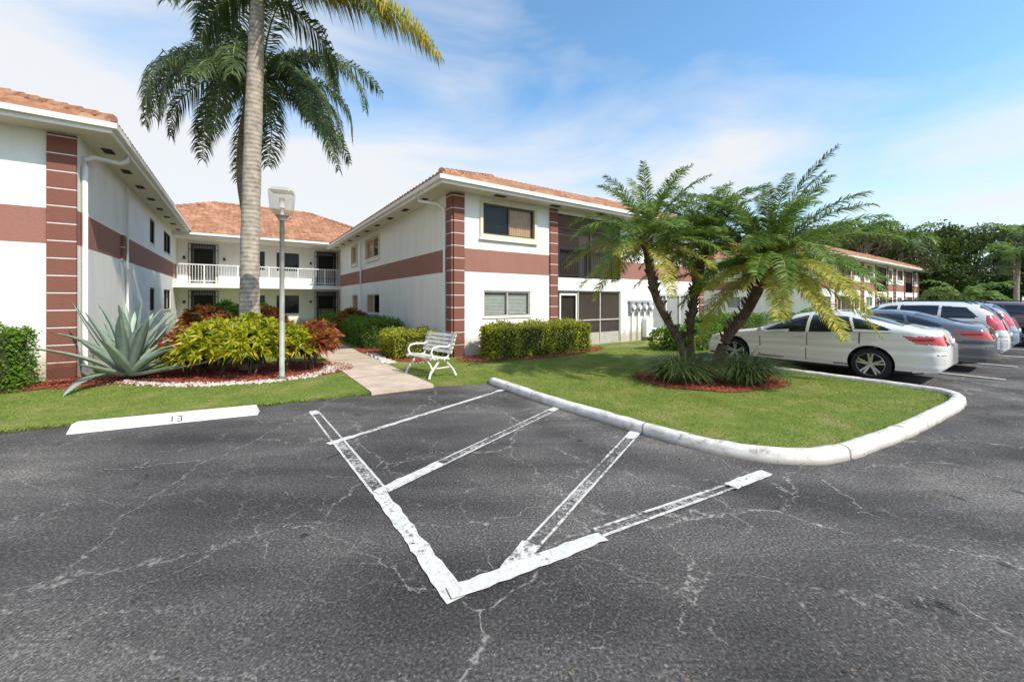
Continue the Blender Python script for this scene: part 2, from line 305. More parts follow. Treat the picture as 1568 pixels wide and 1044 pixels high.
sheet('concrete_walkway',[W(-3.12,-3.08)[:2],W(-1.95,-3.12)[:2],W(-1.95,16)[:2],W(-3.12,16)[:2]],.064,M_CONC,.08)
jb=MB()
for k in range(12):
    v=-1.6+k*1.45; a,b_,c,d=W(-3.12,v),W(-1.95,v),W(-1.95,v+.015),W(-3.12,v+.015)
    jb.quad([(q[0],q[1],.068) for q in (a,b_,c,d)],M_SOIL)
jb.build('walkway_joints')
def inpoly(P,poly):
    x,y=P[:,0],P[:,1]; c=np.zeros(len(P),bool); n=len(poly)
    for i in range(n):
        x1,y1=poly[i]; x2,y2=poly[(i+1)%n]
        m=((y1>y)!=(y2>y))&(x<(x2-x1)*(y-y1)/(y2-y1+1e-12)+x1); c^=m
    return c
def kerbmesh(name,path,w=.17,h=.13):
    P=[Vector((p[0],p[1],0)) for p in path]; mb=MB(); i0=mb.mi(M_KERB)
    R=[]
    for a,b in zip(P[:-1],P[1:]):
        n=max(1,int((b-a).length/.12))
        for k in range(n): R.append(a.lerp(b,k/n))
    R.append(P[-1])
    for it in range(4): R=[R[0]]+[(R[i-1]+R[i]*2+R[i+1])/4 for i in range(1,len(R)-1)]+[R[-1]]
    prof=[(0.0,0),(.01,h*.75),(.035,h*.97),(w*.5,h+.004),(w-.03,h*.98),(w,h*.8),(w,.03)]
    for k,p in enumerate(R):
        t=(R[min(k+2,len(R)-1)]-R[max(k-2,0)]).normalized(); n=Vector((-t.y,t.x,0))
        j=random.uniform(-.007,.007)
        for o,z in prof: q=p+n*(o+j*(1 if z<h*.9 else 0)); mb.v.append((q.x,q.y,z+random.uniform(-.005,.005) if z>0 else 0))
    m=len(prof)
    for k in range(len(R)-1):
        for j in range(m-1): mb.f.append((k*m+j,(k+1)*m+j,(k+1)*m+j+1,k*m+j+1)); mb.m.append(i0)
    mb.f.append(tuple(range(m))); mb.m.append(i0); 
    for k in range(12,len(R)-4,16):
        p=R[k]; t=(R[k+1]-R[k-1]).normalized(); n=Vector((-t.y,t.x,0))
        a=[p+n*o+Vector((0,0,z+.006)) - n*.008 for o,z in prof[:6]]
        for q in range(5): mb.quad([a[q]-t*.005,a[q]+t*.005,a[q+1]+t*.005,a[q+1]-t*.005],M_SOIL)
    return mb.build(name,smooth=True)
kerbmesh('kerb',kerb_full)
mb=MB()
a=W(-6.85,-2.92);b_=W(-4.82,-3.27)
d=Vector((b_[0]-a[0],b_[1]-a[1],0)).normalized(); n=Vector((-d.y,d.x,0)); a=Vector((a[0],a[1],0)); b2=Vector((b_[0],b_[1],0))
w0,w1=.105,.065
p=[a-n*w0,b2-n*w0,b2+n*w0,a+n*w0]; t=[a+d*.04-n*w1,b2-d*.04-n*w1,b2-d*.04+n*w1,a+d*.04+n*w1]
mb.hexa([(q.x,q.y,.002) for q in p]+[(q.x,q.y,.125) for q in t],M_TRIM)
ws=mb.build('parking_wheel_stop')
bv=ws.modifiers.new('b','BEVEL'); bv.width=.01; bv.segments=2
mb=MB(); c=(a+b2)/2+d*.08
def fp(x,z): 
    q=c+d*x-n*(w0-(w0-w1)*z/.125+.003); return (q.x,q.y,z)
def stroke(x0,z0,x1,z1): mb.quad([fp(x0,z0),fp(x1,z0),fp(x1,z1),fp(x0,z1)],M_BLACK)
stroke(-.06,.03,-.046,.10); stroke(-.071,.084,-.0605,.093)
for z in (.03,.0595,.0885): stroke(.0,z,.045,z+.0115)
stroke(.0455,.03,.058,.10)
mb.build('stall_number',ws)
mb=MB(); ZL=[.004]
def line(a,b,w,m,z=0):
    z=ZL[0]; ZL[0]+=.0008
    a=Vector((a[0],a[1],z)); b=Vector((b[0],b[1],z)); t=(b-a).normalized(); n=Vector((-t.y,t.x,0))*w/2
    N_=max(2,int((b-a).length/.07)); pr=None
    for k in range(N_+1):
        p=a.lerp(b,k/N_); s=1+random.uniform(-.14,.14); o=n*random.uniform(-.12,.12); l=p-n*s+o; r=p+n*s+o
        if pr: mb.quad([pr[0],l,r,pr[1]],m)
        pr=(l,r)
line((-3.1,6.0),(-2.15,4.70),.022,M_LINE); line((-2.98,6.02),(-2.03,4.74),.022,M_LINE); line((-3.06,6.03),(-2.93,5.84),.12,M_LINE1)
line((-2.09,4.70),(-1.16,3.46),.10,M_LINE2); line((-2.15,4.70),(-1.22,3.44),.025,M_LINE); line((-2.03,4.74),(-1.1,3.48),.025,M_LINE)
line((-1.2,3.5),(-.31,2.22),.12,M_LINE1)
line((-2.17,4.62),(-.18,7.42),.08,M_LINE); line((-2.17,4.62),(-1.98,4.88),.10,M_LINE1); line((-.28,7.28),(-.18,7.42),.11,M_LINE1)
line((-1.17,3.44),(.74,6.21),.07,M_LINE2); line((-1.22,3.47),(.70,6.25),.024,M_LINE); line((-1.13,3.41),(.78,6.18),.024,M_LINE); line((-1.19,3.44),(-.75,4.08),.11,M_LINE1); line((.58,5.99),(.74,6.22),.11,M_LINE1)
line((0,2.48),(1.58,5.02),.08,M_LINE2); line((-.05,2.50),(1.53,5.05),.022,M_LINE); line((.05,2.47),(1.63,4.99),.022,M_LINE); line((1.42,4.79),(1.58,5.03),.12,M_LINE1); line((-.03,2.44),(.13,2.72),.12,M_LINE)
line((-.36,2.25),(.65,2.80),.115,M_LINE1); line((.62,2.83),(2.0,3.56),.09,M_LINE2); line((.65,2.80),(2.0,3.52),.026,M_LINE); line((.60,2.88),(2.0,3.60),.026,M_LINE); line((1.98,3.55),(2.5,3.83),.12,M_LINE1)
for k in range(1,9):
    u=5.45+2.85*k; line(W(u,-4.0)[:2],W(u,-9.4)[:2],.1,M_LINE1)
mb.build('parking_lines')

# ---------------------------------------------------------------- grass blades
def scatter(poly,n,box,ok=None):
    P=np.stack([rng.uniform(box[0],box[1],n),rng.uniform(box[2],box[3],n)],1)
    m=inpoly(P,poly)
    if ok is not None: m&=ok(P)
    return P[m]
mb=MB()
def ell(P,c,r): return ((P[:,0]-c[0])/r[0])**2+((P[:,1]-c[1])/r[1])**2
okR=lambda P:(ell(P,(4.05,8.2),(1.4,.95))>1)
P=scatter(lawnR,180000,(-2.5,9,4.0,13.5),okR)
dens=rng.random(len(P))<np.clip(1.5-(P[:,1]-4)/9,.3,1); P=P[dens]
patch=lambda P: rng.random(len(P))<np.clip(.78+.35*np.sin(P[:,0]*1.7+1.3*np.sin(P[:,1]*1.1))*np.sin(P[:,1]*2.1+P[:,0]),.35,1)
def addgrass(P,z):
    P=P[patch(P)]
    n=len(P); Q=np.column_stack([P,np.full(n,z)]); D=np.column_stack([rng.normal(size=(n,2))*.65,np.ones(n)])
    leaves(mb,Q,D,.02+.028*rng.random(n),.009,M_GRASS,.1)
def distpath(P,path):
    d=np.full(len(P),9.)
    for a,b in zip(path[:-1],path[1:]):
        a=np.array(a);b=np.array(b);ab=b-a; t=np.clip(((P-a)@ab)/(ab@ab),0,1); d=np.minimum(d,np.linalg.norm(P-a-t[:,None]*ab,axis=1))
    return d
P=P[distpath(P,kerb_full)>.155]
addgrass(P,.055)
okL=lambda P:(ell(P,(-6.1,9.0),(2.2,1.45))>1)
P=scatter(lawnL,110000,(-12,-2,2.5,12.5),okL); addgrass(P,.04)
# ragged fringe hanging over the asphalt edge on the left
t=rng.random(2600); A=np.array(W(-3.12,-3.0)[:2]); B_=np.array(W(-12,-2.3)[:2]); k1=np.array(W(-7.6,-2.42)[:2])
P=np.where((t<.5)[:,None],A+(k1-A)*(t*2)[:,None],k1+(B_-k1)*((t-.5)*2)[:,None])+rng.normal(size=(2600,2))*.025
n=len(P); leaves(mb,np.column_stack([P,np.full(n,.035)]),np.column_stack([rng.normal(size=n)*.5+.3,rng.normal(size=n)*.5-.8,rng.random(n)*.8]),.06,.012,M_GRASS,.5)
mb.build('grass',None)
mb=MB(); n=260
tt=rng.random(n)*(len(kerb)-1); ii=tt.astype(int); K=np.array(kerb); P=K[ii]*(1-(tt-ii))[:,None]+K[ii+1]*(tt-ii)[:,None]+rng.normal(size=(n,2))*.25+np.array([0,-.2])
P2=np.column_stack([rng.uniform(-7,9,160),rng.uniform(1.6,8,160)]); P=np.vstack([P,P2]); P=P[~inpoly(P,lawnR)&~inpoly(P,lawnL)]
Q=np.column_stack([P,np.full(len(P),.03)]); leaves(mb,Q,np.column_stack([rng.normal(size=(len(P),2)),np.zeros(len(P))]),.03,.012,M_DEAD,.2)
mb.build('fallen_leaves')

def bed(name,c,r,m,z,rot=0,n=48):
    pts=[]
    for k in range(n):
        a=2*math.pi*k/n; q=1+.06*math.sin(3*a+1)+.04*math.sin(7*a); x=r[0]*q*math.cos(a); y=r[1]*q*math.sin(a)
        pts.append((c[0]+x*math.cos(rot)-y*math.sin(rot),c[1]+x*math.sin(rot)+y*math.cos(rot)))
    mb=MB(); mb.quad([(p[0],p[1],z) for p in pts],m)
    k=int(r[0]*r[1]*1500); A=rng.random(k)*2*np.pi; R=np.sqrt(rng.random(k))*1.04; X=r[0]*R*np.cos(A);Y=r[1]*R*np.sin(A)
    P=np.column_stack([c[0]+X*math.cos(rot)-Y*math.sin(rot),c[1]+X*math.sin(rot)+Y*math.cos(rot),np.full(k,z+.01)])
    D=np.column_stack([rng.normal(size=(k,2)),rng.random(k)*.5]); leaves(mb,P,D,.05,.02,m,0)
    return mb.build(name)
bed('mulch_bed',(4.05,8.1),(1.5,1.05),M_MULCH,.078)
bed('mulch_bed',(-6.2,9.05),(2.3,1.4),M_MULCH,.058,.2)
bed('mulch_bed',(-8.5,8.1),(.9,.75),M_MULCH,.054,.4)
bed('mulch_bed',W(-10.5,1.1)[:2],(3.0,.8),M_MULCH,.062,TH)
bed('mulch_bed',W(2.5,-.8)[:2],(2.7,.85),M_MULCH,.074,TH)
bed('mulch_bed',W(-1.0,2.3)[:2],(.95,2.6),M_MULCH,.070,TH)
def stones(name,pts,spread,n,size,z):
    mb=MB()
    ico=np.array([(0,0,1),(.9,0,.3),(.28,.85,.3),(-.72,.53,.3),(-.72,-.53,.3),(.28,-.85,.3),(.72,.53,-.4),(-.28,.85,-.4),(-.9,0,-.4),(-.28,-.85,-.4),(.72,-.53,-.4)])
    F=np.array([(0,1,2),(0,2,3),(0,3,4),(0,4,5),(0,5,1),(1,6,2),(2,7,3),(3,8,4),(4,9,5),(5,10,1),(2,6,7),(3,7,8),(4,8,9),(5,9,10),(1,10,6)])
    for k in range(n):
        t=random.random()*(len(pts)-1); i=int(t); f=t-i; x=pts[i][0]*(1-f)+pts[i+1][0]*f+random.gauss(0,spread); y=pts[i][1]*(1-f)+pts[i+1][1]*f+random.gauss(0,spread)
        a=random.random()*6.28; sc=size*random.uniform(.5,1.3); R=np.array([[math.cos(a),-math.sin(a),0],[math.sin(a),math.cos(a),0],[0,0,.7]])
        mb.arr((ico*sc*np.array([1,random.uniform(.6,1),1]))@R.T+np.array([x,y,z]),F,M_STONE)
    return mb.build(name)
stones('white_gravel_edging',[(-7.9,8.0),(-7.2,7.75),(-6.5,7.65),(-5.7,7.7),(-4.95,8.0),(-4.45,8.5),(-4.3,9.2),(-4.6,9.9)],.09,1300,.03,.06)
stones('white_gravel_edging',[W(-1.85,-.2)[:2],W(-1.8,1)[:2],W(-1.75,2)[:2]],.08,300,.035,.08)

# ---------------------------------------------------------------- buildings
class PL:
    def __init__(s,O,d,n): s.O=O;s.d=d;s.n=n
    def P(s,a,z,o=0): return (s.O[0]+s.d[0]*a+s.n[0]*o, s.O[1]+s.d[1]*a+s.n[1]*o, z)
def pbox(mb,pl,a0,a1,z0,z1,o0,o1,m):
    mb.hexa([pl.P(a0,z0,o1),pl.P(a1,z0,o1),pl.P(a1,z0,o0),pl.P(a0,z0,o0),pl.P(a0,z1,o1),pl.P(a1,z1,o1),pl.P(a1,z1,o0),pl.P(a0,z1,o0)],m)
def wall(mb,pl,a0,a1,z0,z1,ops,band=None,depth=.14):
    As=sorted(set([a0,a1]+[x for o in ops for x in (o[0],o[1])])); Zs=sorted(set([z0,z1]+[x for o in ops for x in (o[2],o[3])]+(list(band) if band else [])))
    for i in range(len(As)-1):
        for j in range(len(Zs)-1):
            ca=(As[i]+As[i+1])/2; cz=(Zs[j]+Zs[j+1])/2
            if any(o[0]<ca<o[1] and o[2]<cz<o[3] for o in ops): continue
            m=M_BAND if band and band[0]<cz<band[1] else M_WHITE
            mb.quad([pl.P(As[i],Zs[j]),pl.P(As[i+1],Zs[j]),pl.P(As[i+1],Zs[j+1]),pl.P(As[i],Zs[j+1])],m)
    for o in ops:
        dp=o[4] if len(o)>4 else depth
        a,b,c,d=o[:4]
        for p,q in (((a,c),(b,c)),((b,c),(b,d)),((b,d),(a,d)),((a,d),(a,c))):
            mb.quad([pl.P(*p),pl.P(*q),pl.P(*q,-dp),pl.P(*p,-dp)],M_WHITE)
def window(mb,pl,a0,a1,z0,z1,style='blind',fm=None,sur=False,cols=2):
    fm=fm or M_TRIM; fw=.05
    for (x0,x1,y0,y1) in ((a0,a1,z0,z0+fw),(a0,a1,z1-fw,z1),(a0,a0+fw,z0+fw,z1-fw),(a1-fw,a1,z0+fw,z1-fw)): pbox(mb,pl,x0,x1,y0,y1,-.10,-.03,fm)
    for k in range(1,cols):
        x=a0+(a1-a0)*k/cols; pbox(mb,pl,x-.025,x+.025,z0+fw,z1-fw,-.095,-.035,fm)
    mb.quad([pl.P(a0+fw,z0+fw,-.07),pl.P(a1-fw,z0+fw,-.07),pl.P(a1-fw,z1-fw,-.07),pl.P(a0+fw,z1-fw,-.07)],M_GLASS)
    mb.quad([pl.P(a0,z0,-.35),pl.P(a1,z0,-.35),pl.P(a1,z1,-.35),pl.P(a0,z1,-.35)],M_DARK)
    if style in('blind','mix'):
        s=a0+fw if style=='blind' else a0+(a1-a0)*.5
        z=z0+fw+.02
        if style=='mix':
            x=s
            while x<a1-fw-.03:
                mb.quad([pl.P(x,z0+fw,-.10),pl.P(x+.05,z0+fw,-.125),pl.P(x+.05,z1-fw,-.125),pl.P(x,z1-fw,-.10)],M_CURT); mb.quad([pl.P(x+.05,z0+fw,-.125),pl.P(x+.09,z0+fw,-.10),pl.P(x+.09,z1-fw,-.10),pl.P(x+.05,z1-fw,-.125)],M_CURT); x+=.09
        else:
            while z<z1-fw:
                mb.quad([pl.P(s,z,-.115),pl.P(a1-fw,z,-.115),pl.P(a1-fw,z+.036,-.13),pl.P(s,z+.036,-.13)],M_BLIND); z+=.045
    if sur:
        t=.10
        for (x0,x1,y0,y1) in ((a0-t,a1+t,z0-t-.03,z0),(a0-t,a1+t,z1,z1+t),(a0-t,a0,z0,z1),(a1,a1+t,z0,z1)): pbox(mb,pl,x0,x1,y0,y1,-.02,.05,M_CREAM)
        pbox(mb,pl,a0-t-.03,a1+t+.03,z0-t-.08,z0-t-.03,0,.09,M_TRIM)
    else: pbox(mb,pl,a0-.04,a1+.04,z0-.05,z0,-.02,.035,M_TRIM)
def pilaster(mb,pl,a0,a1,z0,z1):
    pbox(mb,pl,a0+.003,a1-.003,z0,z1,-.02,.052,M_WHITE)
    z=z0+.02
    while z<z1-.05:
        e=min(z+.335,z1-.01); pbox(mb,pl,a0,a1,z,e,-.01,.06,M_PIL); z+=.36
def door(mb,pl,a0,a1,z0,z1):
    mb.quad([pl.P(a0,z0,-.13),pl.P(a1,z0,-.13),pl.P(a1,z1,-.13),pl.P(a0,z1,-.13)],M_GREYD)
    pbox(mb,pl,a0,a0+.06,z0,z1,-.1,.02,M_BRZ); pbox(mb,pl,a1-.06,a1,z0,z1,-.1,.02,M_BRZ); pbox(mb,pl,a0,a1,z1,z1+.06,-.1,.02,M_BRZ)
    pbox(mb,pl,a0+.12,a1-.12,z0+1.1,z1-.15,-.125,-.115,M_DARK)
def grill(mb,pl,a0,a1,z0,z1,o=-.02):
    n=int((a1-a0)/.11)
    for k in range(n+1):
        a=a0+(a1-a0)*k/n; pbox(mb,pl,a-.013,a+.013,z0,z1,o,o+.018,M_BLACK)
    for z in (z0,z0+.45,(z0+z1)/2,z1-.35,z1-.03): pbox(mb,pl,a0,a1,z,z+.03,o-.002,o+.022,M_BLACK)
def railing(mb,pl,a0,a1,z,h,m,o=0,step=.11):
    pbox(mb,pl,a0,a1,z+h-.05,z+h,o-.03,o+.03,m); pbox(mb,pl,a0,a1,z+.08,z+.12,o-.015,o+.015,m)
    n=int((a1-a0)/step)
    for k in range(n+1):
        a=a0+(a1-a0)*k/n; w=.03 if k%12==0 else .009; pbox(mb,pl,a-w,a+w,z if k%12==0 else z+.12,z+h-.05,o-w,o+w,m)
def porch(mb,pl,a0,a1,zt,slab0,slab1,low=True):
    D=1.9
    for z0,z1 in ((.08,slab0),(slab1,zt)):
        mb.quad([pl.P(a0,z0,-D),pl.P(a1,z0,-D),pl.P(a1,z1,-D),pl.P(a0,z1,-D)],M_WHITE)
        mb.quad([pl.P(a0,z0,0),pl.P(a0,z0,-D),pl.P(a0,z1,-D),pl.P(a0,z1,0)],M_WHITE); mb.quad([pl.P(a1,z0,0),pl.P(a1,z0,-D),pl.P(a1,z1,-D),pl.P(a1,z1,0)],M_WHITE)
        mb.quad([pl.P(a0,z0,0),pl.P(a1,z0,0),pl.P(a1,z0,-D),pl.P(a0,z0,-D)],M_CONC); mb.quad([pl.P(a0,z1,0),pl.P(a1,z1,0),pl.P(a1,z1,-D),pl.P(a0,z1,-D)],M_SOFF)
        pbox(mb,pl,a0+.5,a1-.4,z0+.02,z0+1.95,-D+.01,-D+.05,M_TRIM); pbox(mb,pl,a0+.56,(a0+a1)/2,z0+.06,z0+1.89,-D+.05,-D+.06,M_DARK); pbox(mb,pl,(a0+a1)/2+.06,a1-.46,z0+.06,z0+1.89,-D+.05,-D+.06,M_DARK)
        mb.quad([pl.P(a0,z0,-.09),pl.P(a1,z0,-.09),pl.P(a1,z1,-.09),pl.P(a0,z1,-.09)],M_SCREEN)
    fr=M_ALU
    xs=[a0,a0+1.0,a0+1.0+(a1-a0-1.0)/2,a1-.05]
    for x in xs: pbox(mb,pl,x,x+.05,.08,slab0,-.085,-.03,fr)
    for z in (.08,.95,slab0-.05): pbox(mb,pl,a0+.05,a1-.05,z,z+.05,-.083,-.032,fr)
    pbox(mb,pl,a0+.1,a0+.16,.13,slab0-.1,-.03,0,M_TRIM); pbox(mb,pl,a0+.88,a0+.94,.13,slab0-.1,-.03,0,M_TRIM); pbox(mb,pl,a0+.16,a0+.88,slab0-.17,slab0-.1,-.03,0,M_TRIM); pbox(mb,pl,a0+.16,a0+.88,.9,.97,-.03,0,M_TRIM)
    pbox(mb,pl,a0+1.08,a1-.06,.13,.5,-.082,-.05,M_ALU)
    xs=[a0,a0+(a1-a0)/2,a1-.05]
    for x in xs: pbox(mb,pl,x,x+.05,slab1,zt,-.085,-.03,M_BRZ)
    pbox(mb,pl,a0,a1,zt-.5,zt-.46,-.083,-.032,M_BRZ)
    railing(mb,pl,a0+.05,a1-.05,slab1,1.05,M_BLACK,.0)

def hiproof(mb,u0,u1,v0,v1,z,slope,cap,ds=.0625,row=.38):
    i0=mb.mi(M_TILE)
    Lu=u1-u0; Lv=v1-v0; cap=min(cap,Lu/2,Lv/2)
    sides=[((u0,v0),(1,0),(0,1),Lu),((u1,v0),(0,1),(-1,0),Lv),((u1,v1),(-1,0),(0,-1),Lu),((u0,v1),(0,-1),(1,0),Lv)]
    nr=int(math.ceil(cap/row))
    for O,d,n,L in sides:
        ns=int(L/ds)+1; b=len(mb.v); per=2*nr+1
        for i in range(ns+1):
            s=min(i*ds,L); tm=min(s,L-s,cap); hump=.055*abs(math.sin(math.pi*s/.25))
            mb.v.append((O[0]+d[0]*s-n[0]*.05,O[1]+d[1]*s-n[1]*.05,z-.03))
            for k in range(nr):
                for t,zo in ((k*row,.045),((k+1)*row,0)):
                    t=min(t,tm); tt=t-(.05 if k==0 and zo>0 else 0)
                    mb.v.append((O[0]+d[0]*s+n[0]*tt,O[1]+d[1]*s+n[1]*tt,z+slope*tt+hump+zo))
        for i in range(ns):
            for k in range(per-1):
                mb.f.append((b+i*per+k,b+(i+1)*per+k,b+(i+1)*per+k+1,b+i*per+k+1)); mb.m.append(i0)
    c=cap; zt=z+slope*c
    if Lu-2*c>.05 and Lv-2*c>.05: mb.quad([(u0+c,v0+c,zt),(u1-c,v0+c,zt),(u1-c,v1-c,zt),(u0+c,v1-c,zt)],M_TILE)
    def cap_line(p,q):
        P=Vector(p);Q=Vector(q); n=max(1,int((Q-P).length/.4))
        for k in range(n): mb.tube([P.lerp(Q,k/n),P.lerp(Q,(k+1.1)/n)],[.11,.08],8,M_TILE)
    zz=z+.05
    for (x,y,dx,dy) in ((u0,v0,1,1),(u1,v0,-1,1),(u1,v1,-1,-1),(u0,v1,1,-1)): cap_line((x,y,zz),(x+dx*c,y+dy*c,zz+slope*c))
    if Lv-2*c<.1: cap_line((u0+c,v0+c,zz+slope*c),(u1-c,v0+c,zz+slope*c))
def eaves(mb,u0,u1,v0,v1,zs,zf):
    t=.03
    mb.quad([(u0,v0,zs),(u1,v0,zs),(u1,v1,zs),(u0,v1,zs)],M_SOFF)
    mb.box(u0-t,u1+t,v0-t,v0,zs-.02,zf,M_TRIM); mb.box(u0-t,u1+t,v1,v1+t,zs-.02,zf,M_TRIM); mb.box(u0-t,u0,v0,v1,zs-.02,zf,M_TRIM); mb.box(u1,u1+t,v0,v1,zs-.02,zf,M_TRIM)
    g=.09
    mb.box(u0-t-g,u1+t+g,v0-t-g,v0-t,zf-.12,zf-.01,M_TRIM); mb.box(u0-t-g,u0-t,v0-t,v1,zf-.12,zf-.01,M_TRIM); mb.box(u1+t,u1+t+g,v0-t,v1,zf-.12,zf-.01,M_TRIM)
def vents(mb,axis,fixed,a0,a1,zs,step=1.7):
    a=a0
    while a<a1:
        if axis=='v': mb.box(fixed-.09,fixed+.09,a-.2,a+.2,zs-.012,zs-.004,M_DARK)
        else: mb.box(a-.2,a+.2,fixed-.09,fixed+.09,zs-.012,zs-.004,M_DARK)
        a+=step
def newbuild(name):
    return empty(name,(CO[0],CO[1],0),TH)
ZS=4.86; ZF=5.05
B=newbuild('apartment_building')
w=MB(); f=PL((0,0),(1,0),(0,-1)); wl=PL((0,0),(0,1),(-1,0)); er=PL((13.2,0),(0,1),(1,0))
band=(2.55,3.24)
ops=[(.98,2.95,3.72,4.66),(1.02,2.80,1.2,2.0),(3.98,7.27,.08,2.05),(3.98,7.27,2.5,4.72),(9.3,12.4,.5,1.95),(9.6,11.4,3.7,4.66)]
wall(w,f,0,13.2,0,ZS,ops,band)
wops=[(7.4,9.6,3.7,4.6),(7.4,9.6,1.1,2.0),(11.4,12.6,3.7,4.6),(11.4,12.6,1.1,2.0)]
wall(w,wl,0,15.7,0,ZS,wops,band); wall(w,er,0,15.7,0,ZS,[],band)
w.build('walls',B)
t=MB()
window(t,f,.98,2.95,3.72,4.66,'mix',M_BRZ,True); window(t,f,1.02,2.80,1.2,2.0,'blind',M_ALU)
window(t,f,9.3,12.4,.5,1.95,'blind',M_TRIM,cols=3); window(t,f,9.6,11.4,3.7,4.66,'blind',M_ALU)
for o in wops: window(t,wl,*o,'mix',M_CREAM,cols=1 if o[1]-o[0]<1.5 else 2,sur=(o[2]>3))
t.build('windows',B)
t=MB(); pilaster(t,f,.0,.34,.05,ZS-.02); pilaster(t,wl,.0,.36,.05,ZS-.02); pilaster(t,f,3.62,3.96,.05,ZS-.02); pilaster(t,f,12.86,13.2,.05,ZS-.02)
t.build('pilasters',B)
t=MB(); porch(t,f,3.98,7.27,4.72,2.05,2.5); pbox(t,f,3.98,7.27,2.05,2.5,-.06,.03,M_TRIM); t.build('screened_porch',B)
t=MB(); 
for k in range(4):
    a=7.75+k*.38; pbox(t,f,a,a+.24,1.2,1.6,.01,.14,M_GREYD); t.tube([f.P(a+.12,1.42,.14),f.P(a+.12,1.42,.22)],.085,12,M_TRIM); t.tube([f.P(a+.12,.1,.06),f.P(a+.12,1.2,.06)],.022,6,M_GREYD)
pbox(t,f,7.7,9.1,1.62,1.7,.01,.1,M_GREYD); pbox(t,f,8.6,9.05,.2,.95,.01,.22,M_TRIM)
t.build('utility_meters',B)
t=MB(); t.tube([wl.P(1.1,4.9,.62),wl.P(1.1,4.72,.6),wl.P(.62,4.58,.22),wl.P(.52,4.45,.06),wl.P(.5,4.3,.05),wl.P(.5,.15,.05),wl.P(.45,.08,.12)],.045,8,M_TRIM); t.tube([wl.P(10.4,4.9,.6),wl.P(10.4,4.6,.08),wl.P(10.4,.1,.08)],.04,8,M_TRIM)
t.build('downspouts',B,True)
t=MB(); hiproof(t,-.65,13.8,-.65,16.2,ZF+.03,.40,4.2); t.build('tile_roof',B)
t=MB(); eaves(t,-.62,13.8,-.62,16.2,ZS,ZF); vents(t,'v',-.33,1.4,15,ZS); vents(t,'u',-.33,1.4,13,ZS,2.2); t.build('eaves_and_gutters',B)
B=newbuild('apartment_building'); dz=.32
w=MB(); f=PL((-7.9,1.76),(-1,0),(0,-1)); wr=PL((-7.9,1.76),(0,1),(1,0)); band=(2.87,3.60)
ops=[(4.2,6.2,4.0,4.95),(4.2,6.2,1.4,2.3)]; wall(w,f,0,16,0,ZS+dz,ops,band)
rops=[(8.0,9.0,3.9,4.85),(8.0,9.0,1.3,2.2),(11.2,13.2,3.9,4.85),(11.2,13.2,1.3,2.2)]; wall(w,wr,0,15.4,0,ZS+dz,rops,band); w.build('walls',B)
t=MB()
for o in ops: window(t,f,*o,'blind',M_ALU)
for o in rops: window(t,wr,*o,'none',M_BLACK)
t.build('windows',B)
t=MB(); pilaster(t,f,0,.42,.05,ZS+dz-.02); pilaster(t,wr,3.6,3.9,2.87,3.6); t.build('pilasters',B)
t=MB(); t.tube([wr.P(.95,5.2,.62),wr.P(.95,5.03,.6),wr.P(.8,4.92,.5),wr.P(.35,4.86,.16),wr.P(.25,4.75,.07),wr.P(.22,4.6,.06),wr.P(.22,.15,.06),wr.P(.22,.08,.14)],.05,10,M_TRIM)
t.tube([wr.P(4.1,5.1,.06),wr.P(4.1,.1,.06)],.03,8,M_TRIM); t.build('downspouts',B,True)
t=MB(); hiproof(t,-24,-7.25,1.11,17.4,ZF+dz+.03,.40,4.6); t.build('tile_roof',B)
t=MB(); eaves(t,-24,-7.28,1.14,17.4,ZS+dz,ZF+dz); vents(t,'v',-7.6,2.6,15,ZS+dz,1.75); t.build('eaves_and_gutters',B)
B=newbuild('apartment_building'); db=.14
w=MB(); f=PL((-9,17.3),(1,0),(0,-1)); F2=2.62
ops=[(1.7,2.75,F2,F2+2.1),(1.7,2.75,.1,2.15),(3.9,5.1,3.5,4.6),(3.9,5.1,.9,2.0),(5.7,6.9,3.5,4.6),(5.7,6.9,.9,2.0),(7.9,9.0,F2,F2+2.1),(7.9,9.0,.1,2.15),(10.2,12.4,3.5,4.5)]
wall(w,f,0,13,0,ZS+db,ops,None,.16); 
pbox(w,f,1.0,9.0,F2-.25,F2-.02,0,1.55,M_WHITE)
w.build('walls',B)
t=MB()
for o in ops:
    if o[2] in (F2,.1):
        door(t,f,*o); grill(t,f,o[0]-.12,o[1]+.12,o[2],o[3]+.1,.04)
    else: window(t,f,*o,'none',M_BLACK)
t.build('doors_and_windows',B)
t=MB(); railing(t,f,.9,9.1,F2,.98,M_TRIM,1.48,.12)
t.build('balcony_railing',B)
t=MB()
for a in (1.35,3.1,7.5,9.35):
    pbox(t,f,a,a+.1,3.95,4.1,.0,.12,M_BLACK)
    pbox(t,f,a,a+.1,1.55,1.7,.0,.12,M_BLACK)
t.build('wall_lanterns',B)
t=MB(); hiproof(t,-12.2,4.6,15.5,26.9,ZF+db+.03,.47,9); t.build('tile_roof',B)
t=MB(); eaves(t,-12.2,4.6,15.53,26.9,ZS+db,ZF+db-.004); t.build('eaves_and_gutters',B)
B=newbuild('apartment_building')
w=MB(); f=PL((27.5,0),(1,0),(0,-1)); wl=PL((27.5,0),(0,1),(-1,0)); band=(2.55,3.24)
ops=[]
for k in range(3):
    b0=k*10; ops+=[(b0+1,b0+2.9,3.72,4.66),(b0+1,b0+2.8,1.2,2.0),(b0+4,b0+7.2,.08,2.05),(b0+4,b0+7.2,2.5,4.72),(b0+8,b0+9.2,1.0,2.0),(b0+8,b0+9.2,3.7,4.6)]
wall(w,f,0,30,0,ZS,ops,band); wall(w,wl,0,15,0,ZS,[(4,6,3.7,4.6),(4,6,1.1,2)],band)
